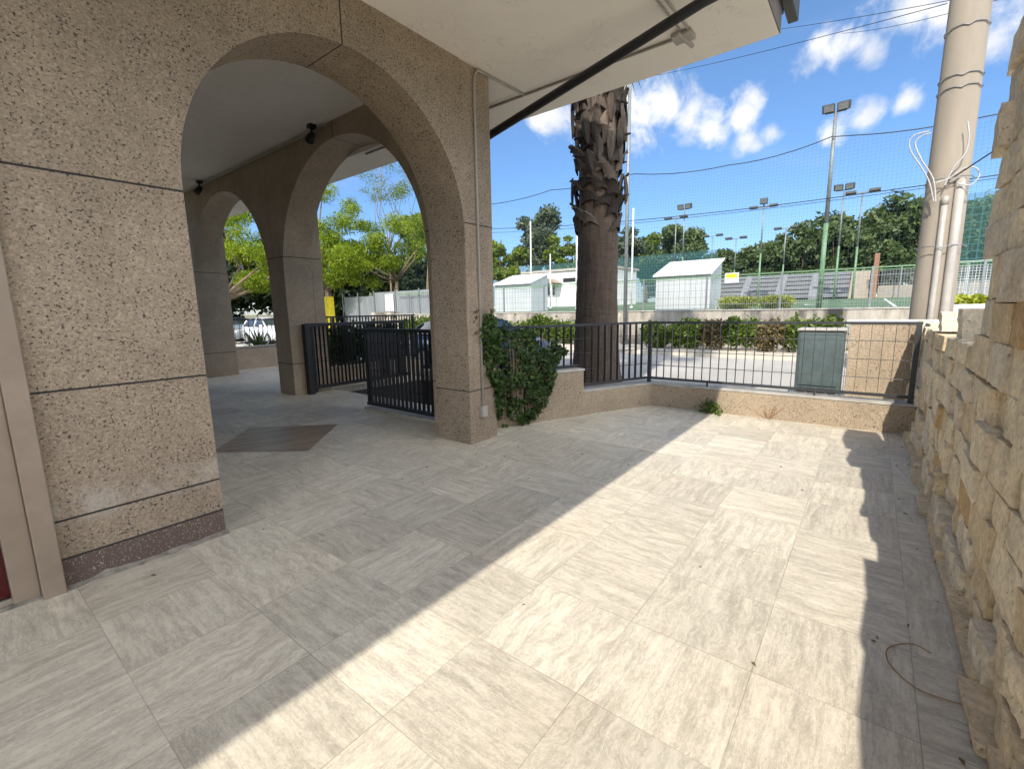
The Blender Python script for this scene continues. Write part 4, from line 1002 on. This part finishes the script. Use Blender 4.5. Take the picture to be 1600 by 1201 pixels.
def floodlight(name, label, x, y, z0, z1, r, heads, matlow, mattop, split, k=1.0, group='floodlight masts of the sports ground'):
    t = thing(name, label, 'floodlight', (x, y, z0), group); zs = z0 + (z1 - z0) * split
    b = MB(); b.tube([(x, y, z0), (x, y, zs)], [r, r * .85], 10); b.build('lower_shaft', matlow, t, True)
    b = MB(); b.tube([(x, y, zs), (x, y, z1)], [r * .8, r * .6], 10); b.build('upper_shaft', mattop, t, True)
    if heads == 'twin':
        b = MB(); b.bar((x, y - .5 * k, z1), (x, y + .5 * k, z1), .07 * k, .07 * k); b.build('crossbar', mattop, t)
        for s in (-1, 1):
            yy = y + s * .36 * k; b = MB(); b.obox((x - .08 * k, yy, z1 + .22 * k), (.10 * k, s * .03 * k, .05 * k), (0, .29 * k, 0), (-.08 * k, 0, .2 * k)); h_ = b.build('lamp_head', M['lamp'], t, bevel=.02 * k)
            b = MB(); b.obox((x - .205 * k, yy - s * .03 * k, z1 + .17 * k), (.004, 0, .002), (0, .23 * k, 0), (-.06 * k, 0, .15 * k)); b.build('lamp_glass', M['lampglass'], h_)
    elif heads == 'tee':
        b = MB(); b.bar((x, y - .95, z1), (x, y + .95, z1), .08, .07); b.build('crossbar', mattop, t)
        for s in (-1, 1):
            b = MB(); b.obox((x - .1, y + s * .72, z1 + .05), (.22, 0, -.03), (0, .34, 0), (0, 0, .08)); b.build('lamp_head', M['lamp'], t)
    elif heads == 'mixed':
        b = MB(); b.bar((x, y - .95, z1 - .3), (x, y + .95, z1 - .3), .08, .07); b.build('crossbar', mattop, t)
        for dy, dz in ((-.75, -.22), (.75, -.22), (0, .2)):
            b = MB(); b.obox((x - .1, y + dy, z1 + dz), (.2, 0, 0), (0, .3 if dy else .28, 0), (0, 0, .09 if dy else .22)); b.build('lamp_head', M['lamp'], t)
    return t
floodlight('floodlight_mast', 'tallest floodlight mast, green below and grey above, twin square lamps', 18.6, 1.44, 1.34, 7.45, .08, 'twin', M['polegreen'], M['polegrey'], .45, .56)
G, W_ = M['polegreen'], M['polegrey']
for x, y, z1, hd, lb in [(45, 2.52, 10.1, 'twin', 'twin-lamp floodlight mast just right of the tallest one'), (45, 1.35, 9.75, 'tee', 'T-shaped floodlight mast left of the concrete utility pole'), (45, 7.98, 9.9, 'mixed', 'floodlight mast with three lamps between the white hut and the tallest mast'), (45, 14.55, 10.4, 'twin', 'twin-lamp floodlight mast above the right white hut'), (45, 15.3, 9.7, 'tee', 'T-shaped floodlight mast left of the twin-lamp one above the hut'), (55, 14.6, 9.1, 'tee', 'small distant T-shaped mast right of the twin lamps above the hut'), (55, 12.2, 8.6, 'tee', 'smallest distant T-shaped mast low against the sky'), (55, 7.6, 9.1, 'tee', 'distant T-shaped mast in front of the pines left of the tallest mast'), (40, 20.5, 9.6, 'mixed', 'distant floodlight mast just left of the palm trunk')]:
    floodlight('floodlight_mast', lb, x, y, fz(min(x, 60)), z1, .085, hd, G, W_, .5)
for x, y, z1, lb in [(26, 11.3, 7.1, 'white pole right of the palm trunk beside the thin grey pole'), (26, 18.55, 7.3, 'white pole rising in front of the left white hut'), (26, 15.0, 6.75, 'white pole hidden at the left edge of the palm trunk'), (30, 19.6, 5.6, 'short grey-white pole between the left hut and the palm trunk')]:
    b = MB(); b.tube([(x, y, fz(x) - .02), (x, y, z1)], [.055, .045], 8); b.lathe((x, y, 0), [(.09, fz(x) - .02), (.09, fz(x) + .1)], 8); o = b.build('net_support', M['polewhite'], smooth=True); tag(o, lb, 'pole', 'white net poles on the field')
b = MB()
b.add([(51, 13, 2.0), (51, 46, 2.0), (51, 46, 7.2), (51, 13, 7.2)], [(0, 1, 2, 3)]); o = b.build('windbreak', M['netteal'], recalc=False); tag(o, 'dark teal windbreak net along the back of the field', 'net')
b = MB(); b.add([(28, -6.5, 3.1), (28, -2.2, 3.1), (28, -2.2, 6.0), (28, -6.5, 6.0)], [(0, 1, 2, 3)]); o = b.build('windbreak', M['netteal'], recalc=False); tag(o, 'dark teal windbreak net behind the goal right of the utility pole', 'net')
t = thing('football_goal', 'white goal with pale net right of the utility pole', 'goal', (30, -3.6, fz(30)))
b = MB(); z0 = fz(30)
b.tube([(30, -2.3, z0), (30, -2.3, z0 + 1.75), (30, -5.6, z0 + 1.75), (30, -5.6, z0)], .06, 8); b.build('frame', M['polewhite'], t)
b = MB(); b.add([(30.1, -2.35, z0), (30.1, -5.55, z0), (30.1, -5.55, z0 + 1.7), (30.1, -2.35, z0 + 1.7)], [(0, 1, 2, 3)]); b.build('goal_net', M['goalnet'], t, recalc=False)
for y in (-3.3, -4.4): b = MB(); b.tube([(30.2, y, z0), (30.2, y, z0 + 1.7)], .03, 6); b.build('net_stay', M['polewhite'], t)

# white huts on the field edge
def hut(label, x, v0, v1, dep, z0, ze, zr):
    t = thing('white_hut', label, 'hut', (x, (v0 + v1) / 2, z0), 'white huts on the field edge')
    b = MB(); b.prism([(x, z0), (x + dep, z0), (x + dep, zr - .06), (x, ze - .05)], 1, v0, v1); b.build('wall', M['hut'], t)
    b = MB(); n = int((v1 - v0) / .2)
    for i in range(n): y = v0 + (v1 - v0) * (i + .5) / n; b.box(x - .008, x - .001, y - .006, y + .006, z0, ze - .1)
    b.build('panel_ribs', M['galv'], t)
    b = MB(); e = .09; b.add([(x - .14, v0 - e, ze - .08), (x - .14, v1 + e, ze - .08), (x + dep + e, v1 + e * .2, zr), (x + dep + e, v0 - e, zr), (x - .14, v0 - e, ze - .02), (x - .14, v1 + e, ze - .02), (x + dep + e, v1 + e * .2, zr + .06), (x + dep + e, v0 - e, zr + .06)], [(0, 1, 2, 3), (4, 5, 6, 7), (0, 1, 5, 4), (1, 2, 6, 5), (2, 3, 7, 6), (3, 0, 4, 7)]); b.build('roof', M['white'], t)
hut('white sheet-metal hut with sloping roof right of the palm trunk', 19.4, 5.15, 7.35, 1.6, 1.33, 2.83, 3.42)
hut('white sheet-metal hut with sloping roof left of the palm trunk', 21.5, 15.35, 18.0, 1.7, 1.36, 3.02, 3.55)
t = thing('white_house', 'low white house with flat roof and small dark windows left of the palm', 'house', (40, 25, 1.8))
b = MB(); b.box(40, 46, 19.5, 29.5, 1.7, 5.2); b.build('wall', M['white'], t)
b = MB(); b.box(39.8, 46.2, 19.3, 29.7, 5.202, 5.4); b.build('roof', M['cap'], t)
for y0, y1, z0, z1 in ((23.2, 24.6, 4.1, 4.5), (22.2, 22.6, 4.0, 4.4), (25.6, 26.6, 2.9, 3.9), (27.2, 27.6, 3.2, 3.8)):
    b = MB(); b.box(39.96, 40.03, y0, y1, z0, z1); b.build('window', M['dark'], t)
b = MB(); b.prism([(24.7, 4.02), (29.6, 4.02), (29.6, 4.5), (25.6, 4.5)], 0, 38.6, 39.99); b.build('porch_roof', M['jamb'], t)
for y in (25.2, 29): b = MB(); b.tube([(38.8, y, 1.7), (38.8, y, 4.02)], .07, 8); b.build('porch_post', M['white'], t)
b = MB(); b.box(39.95, 39.99, 26.8, 27.5, 1.75, 3.6); b.build('door', M['wood'], t)

# bleachers
t = thing('bleachers', 'long grey stepped concrete bleachers across the field', 'bleachers', (53, 6, 2))
b = MB()
for r in range(6):
    z0 = fz(52) + .05 + r * .42; x = 51.5 + r * .55
    for (y0, y1) in ((1.9, 4.2), (4.9, 7.0), (7.7, 10.2), (10.8, 16)):
        b.box(x, x + .62, y0, y1, z0 + .10, z0 + .42)
b.build('seat_rows', M['bleach'], t)
b = MB()
for y0, y1 in ((4.2, 4.9), (7.0, 7.7), (10.2, 10.8)):
    b.prism([(51.3, fz(52) - .3), (55, fz(52) - .3), (55, fz(52) + 2.6), (54.4, fz(52) + 2.6), (51.3, fz(52) + .25)], 1, y0, y1)
b.build('stairs', M['bleach'], t)
b = MB()
for r in range(6): b.box(51.7 + r * .55, 55, 1.9, 16, fz(52) - .2 + r * .42, fz(52) + .26 + r * .42)
b.build('riser', M['dark'], t)
b = MB()
for r in range(6):
    z0 = fz(52) + .05 + r * .42; b.box(51.4 + r * .55, 55, .45, 1.85, z0 - .2, z0 + .34)
b.build('sunlit_rows', M['bench'], t)  # paler colour stands in for sun on the unshaded end block
b = MB(); b.bar((54.6, .4, fz(52) + 2.75), (54.6, 16, fz(52) + 2.75), .1, .06); b.build('rear_rail', M['polegrey'], t)
b = MB(); b.box(51.0, 51.35, -.1, .25, fz(51) - .05, 5.7); o = b.build('brown_post', M['wood'], bevel=.02); tag(o, 'square brown post at the right end of the bleachers', 'post')
t = thing('field_barrier', 'grey railing fence between the bleachers and the utility pole', 'fence', (50, -6, 2))
b = MB(); b.add([(50.5, -16, fz(50)), (50.5, -.3, fz(50)), (50.5, -.3, 4.2), (50.5, -16, 4.2)], [(0, 1, 2, 3)]); b.build('wire_mesh', M['mesh'], t, recalc=False)
for i in range(8): y = -1.6 - i * 2; b = MB(); b.tube([(50.45, y, fz(50)), (50.45, y, 4.5)], .06, 6); b.build('post', M['galv'], t)
b = MB(); b.box(52, 52.3, -16, -.2, fz(52), 3.0); o = b.build('far_kerb_wall', M['bench']); tag(o, 'low pale wall behind the grey field railing', 'low wall')
t = thing('sign_board', 'small white notice board with a yellow top on the field fence', 'sign', (18.08, 3.5, 2.2))
p = at(1144, 434, 0, 18.08)
b = MB(); b.box(18.06, 18.085, p.y - .22, p.y + .24, p.z - .17, p.z + .17); b.build('board', M['white'], t)
b = MB(); b.box(18.052, 18.058, p.y - .17, p.y + .2, p.z - .0, p.z + .14); b.build('yellow_panel', M['yellow'], t)

# things beyond the gate: zinc fence, yellow cabinet
t = thing('zinc_fence', 'grey corrugated zinc sheet fence beyond the gate', 'fence', (19, 24, 0))
def corrug(b, x, y0, y1, z0, z1):
    n = int((y1 - y0) / .09); vs = []
    for i in range(n + 1):
        y = y0 + (y1 - y0) * i / n; xx = x + (.035 if i % 2 else 0); vs += [(xx, y, z0), (xx, y, z1)]
    b.add(vs, [(2 * i, 2 * i + 2, 2 * i + 3, 2 * i + 1) for i in range(n)])
b = MB(); corrug(b, 18.35, 19.2, 25.6, 1.35, 2.75); b.build('sheets', M['corr'], t, recalc=False)
b = MB(); corrug(b, 18.4, 25.6, 29.2, -.1, 2.55); b.build('sheets', M['corr'], t, recalc=False)
for y in (19.2, 21.2, 23.4, 25.6, 27.4, 29.2): b = MB(); b.box(18.3, 18.34, y - .04, y + .04, -.1, 2.85); b.build('post', M['galv'], t)
b = MB(); b.box(18.0, 18.3, 23.2, 25.6, -.1, 1.5); o = b.build('wall_stub', M['stained']); tag(o, 'short whitewashed wall stub under the zinc fence', 'wall')
b = MB(); b.box(18.29, 18.325, 23.6, 24.4, 1.55, 2.6); o = b.build('meter_box', M['white']); tag(o, 'pale meter box hung on the zinc fence', 'meter box')
t = thing('yellow_cabinet', 'bright yellow cabinet beside the tree trunk beyond the gate', 'cabinet', (17.3, 29.6, 0))
b = MB(); b.box(17.2, 17.6, 29.1, 29.75, .02, 2.6); b.build('body', M['yellow'], t, bevel=.03)
for z0, z1 in ((.1, 1.25), (1.32, 2.5)): b = MB(); b.box(17.17, 17.198, 29.16, 29.69, z0, z1); b.build('door', M['yellow'], t, bevel=.008)

# ------------------------------------------------------------------ cars
def car(label, x, y, rz, paint, group='parked cars'):
    """hatchback, nose at -y before rotation: lofted body, glazed cabin, wheels with arches"""
    root = thing('parked_car', label, 'car', (x, y, -.1), group)
    def section(yv, zl, zs, zr, wl, wr):
        pts = [(-wl, zl), (-wl * 1.02, (zl + zs) / 2), (-wl, zs), (-wr, zr - .03), (-wr * .8, zr), (wr * .8, zr), (wr, zr - .03), (wl, zs), (wl * 1.02, (zl + zs) / 2), (wl, zl)]
        return [(px, yv, pz) for px, pz in pts]
    S = [(-2.05, .35, .55, .62, .70, .60), (-1.98, .22, .66, .74, .80, .68), (-1.6, .2, .78, .86, .86, .74), (-1.05, .2, .88, .97, .88, .76), (-.85, .2, .9, 1.02, .88, .76)]
    low = MB(); secs = [section(*s) for s in S] + [section(yv, .2, .92, .95, .885, .80) for yv in (-.4, .4, 1.2)] + [section(1.75, .22, .94, .98, .86, .76), section(1.98, .35, .86, .93, .80, .70)]
    for s in secs: pass
    vs = [v_ for s in secs for v_ in s]; n = 10; fs = []
    for i in range(len(secs) - 1):
        for k in range(n): fs.append((i * n + k, i * n + (k + 1) % n, (i + 1) * n + (k + 1) % n, (i + 1) * n + k))
    fs += [tuple(range(n)), tuple((len(secs) - 1) * n + k for k in range(n))]
    cr, sr = math.cos(rz), math.sin(rz)
    T = lambda p: (x + p[0] * cr - p[1] * sr, y + p[0] * sr + p[1] * cr, p[2] - .1)
    low.add([T(p) for p in vs], fs); low.build('body', paint, root, True, bevel=0)
    # cabin: roof shell with pillars, glass set inside
    rb = MB(); prof = [(-.98, .96), (-.28, 1.36), (.25, 1.43), (.95, 1.40), (1.5, 1.28), (1.86, .98)]
    def wid(z_): return .80 - .17 * (z_ - .95) / .48
    roof = [p for p in prof if p[1] > 1.2]
    vs = []; fs = []
    for (yv, zv) in roof:
        w_ = wid(zv)
        vs += [(-w_, yv, zv - .05), (-w_ * .9, yv, zv + .005), (0, yv, zv + .03), (w_ * .9, yv, zv + .005), (w_, yv, zv - .05)]
    for i in range(len(roof) - 1):
        for k in range(4): fs.append((i * 5 + k, i * 5 + k + 1, (i + 1) * 5 + k + 1, (i + 1) * 5 + k))
    rb.add([T(p) for p in vs], fs); 
    for s in (-1, 1):
        for (a, c_) in (((-.98, .94), (-.28, 1.34)), ((.42, .94), (.36, 1.40)), ((1.86, .96), (1.5, 1.26))):
            p0_, p1_ = (s * wid(a[1]), *a), (s * wid(c_[1]), *c_); rb.tube([T(p0_), T(p1_)], .038, 6)
    rb.build('roof', paint, root, True)
    gb_ = MB()
    ring_ = []
    for (yv, zv) in prof: w_ = wid(zv) - .015; ring_.append([(-w_, yv, zv - .012), (w_, yv, zv - .012)])
    vs = [p for r_ in ring_ for p in r_]; fs = [(2 * i, 2 * i + 1, 2 * i + 3, 2 * i + 2) for i in range(len(prof) - 1)]
    fs += [tuple(2 * i for i in range(len(prof))), tuple(2 * i + 1 for i in range(len(prof)))]
    gb_.add([T(p) for p in vs], fs); gb_.build('window', M['glass'], root)
    for s in (-1, 1):
        for yv in (-1.28, 1.3):
            wv_ = MB(); wv_.tube([T((s * .70, yv, .31)), T((s * .905, yv, .31))], .31, 20); wl_ = wv_.build('wheel', M['rubber'], root)
            wv_ = MB(); wv_.tube([T((s * .9, yv, .31)), T((s * .915, yv, .31))], .20, 14); wv_.build('rim', M['rim'], wl_)
        hb = MB(); hb.obox(T((s * .58, -1.97, .66)), (.14, 0, 0), (0, .07, 0), (0, 0, .06)); hb.build('headlight', M['glasslamp'], root, bevel=.02)
        hb = MB(); hb.obox(T((s * .66, 1.93, .82)), (.1, 0, 0), (0, .07, 0), (0, 0, .09)); hb.build('tail_light', M['red'], root, bevel=.02)
        hb = MB(); hb.obox(T((s * .95, -.75, 1.0)), (.08, 0, 0), (0, .05, 0), (0, 0, .06)); hb.build('mirror', paint, root, bevel=.02)
    return root
car('dark blue-grey hatchback parked beyond the ivy and the corner pillar', 9.45, 8.55, 0, M['carblue'])
car('white car parked beyond the railing in the small left arch', 12.0, 26.2, 0, M['carwhite'])
car('dark grey car parked left of the white car beyond the small arch', 12.2, 31.6, 0, M['carteal'])

# ------------------------------------------------------------------ overhead cables, litter on the floor
for i, (a, c_, lb) in enumerate([((1380, 38), (1600, -12), 'upper overhead cable at the top right corner'), ((1220, 40), (1600, -22), 'thin overhead cable just below the upper one'), ((1060, 106), (1480, 6), 'long overhead cable from behind the eave to the utility pole')]):
    p, q = at(a[0], a[1], 0, 16 if i < 2 else 15.5), at(c_[0], c_[1], 0, 9.9 if i == 2 else 11)
    p = p + (p - q) * .6
    b = MB(); b.tube([p + (q - p) * k_ / 20 - Vector((0, 0, .25 * 4 * (k_ / 20) * .4 * (1 - k_ / 20))) for k_ in range(21)], .006, 5); o = b.build('overhead_cable', M['black']); tag(o, lb, 'cable', 'overhead cables')
p, q = at(1478, 285, 0, 9.5), at(1600, 205, 0, 9.0); b = MB(); b.tube([p, q, q + (q - p)], .01, 5); o = b.build('overhead_cable', M['black']); tag(o, 'short dark cable leaving the pole toward the stone wall', 'cable', 'overhead cables')
b = MB(); b.tube(spl([(*at(x, y, 2, .006).xy, .006) for x, y in [(1455, 1020), (1425, 1005), (1390, 1010), (1386, 1028), (1402, 1050), (1435, 1076), (1480, 1093), (1520, 1102), (1545, 1094), (1548, 1075)]], 6), .0024, 5); o = b.build('wire_loop', M['wire']); tag(o, 'thin rusty wire bent into a loop on the shaded paving', 'wire')
rl = random.Random(21)
for i in range(38):
    if i < 16: u, v_ = rl.uniform(1.9, 6.5), -.40 + rl.random() ** 2 * .30
    elif i < 28: u, v_ = rl.uniform(.4, 4.0), rl.uniform(2.3, 3.4)
    else: u, v_ = rl.uniform(1.5, 6.5), rl.uniform(.2, 3.0)
    s = rl.uniform(.008, .022); a = rl.random() * 6.28; ca, sa = math.cos(a) * s, math.sin(a) * s; wq = rl.uniform(.25, .5)
    b = MB(); b.add([(u - ca, v_ - sa, .003), (u - sa * wq, v_ + ca * wq, .007), (u + ca, v_ + sa, .004), (u + sa * wq, v_ - ca * wq, .010)], [(0, 1, 2), (0, 2, 3)])
    o = b.build('dry_leaf', M['brownleaf'], recalc=False); tag(o, 'small dry brown leaf scrap on the pale paving', 'dry leaf', 'dry leaf scraps on the paving')
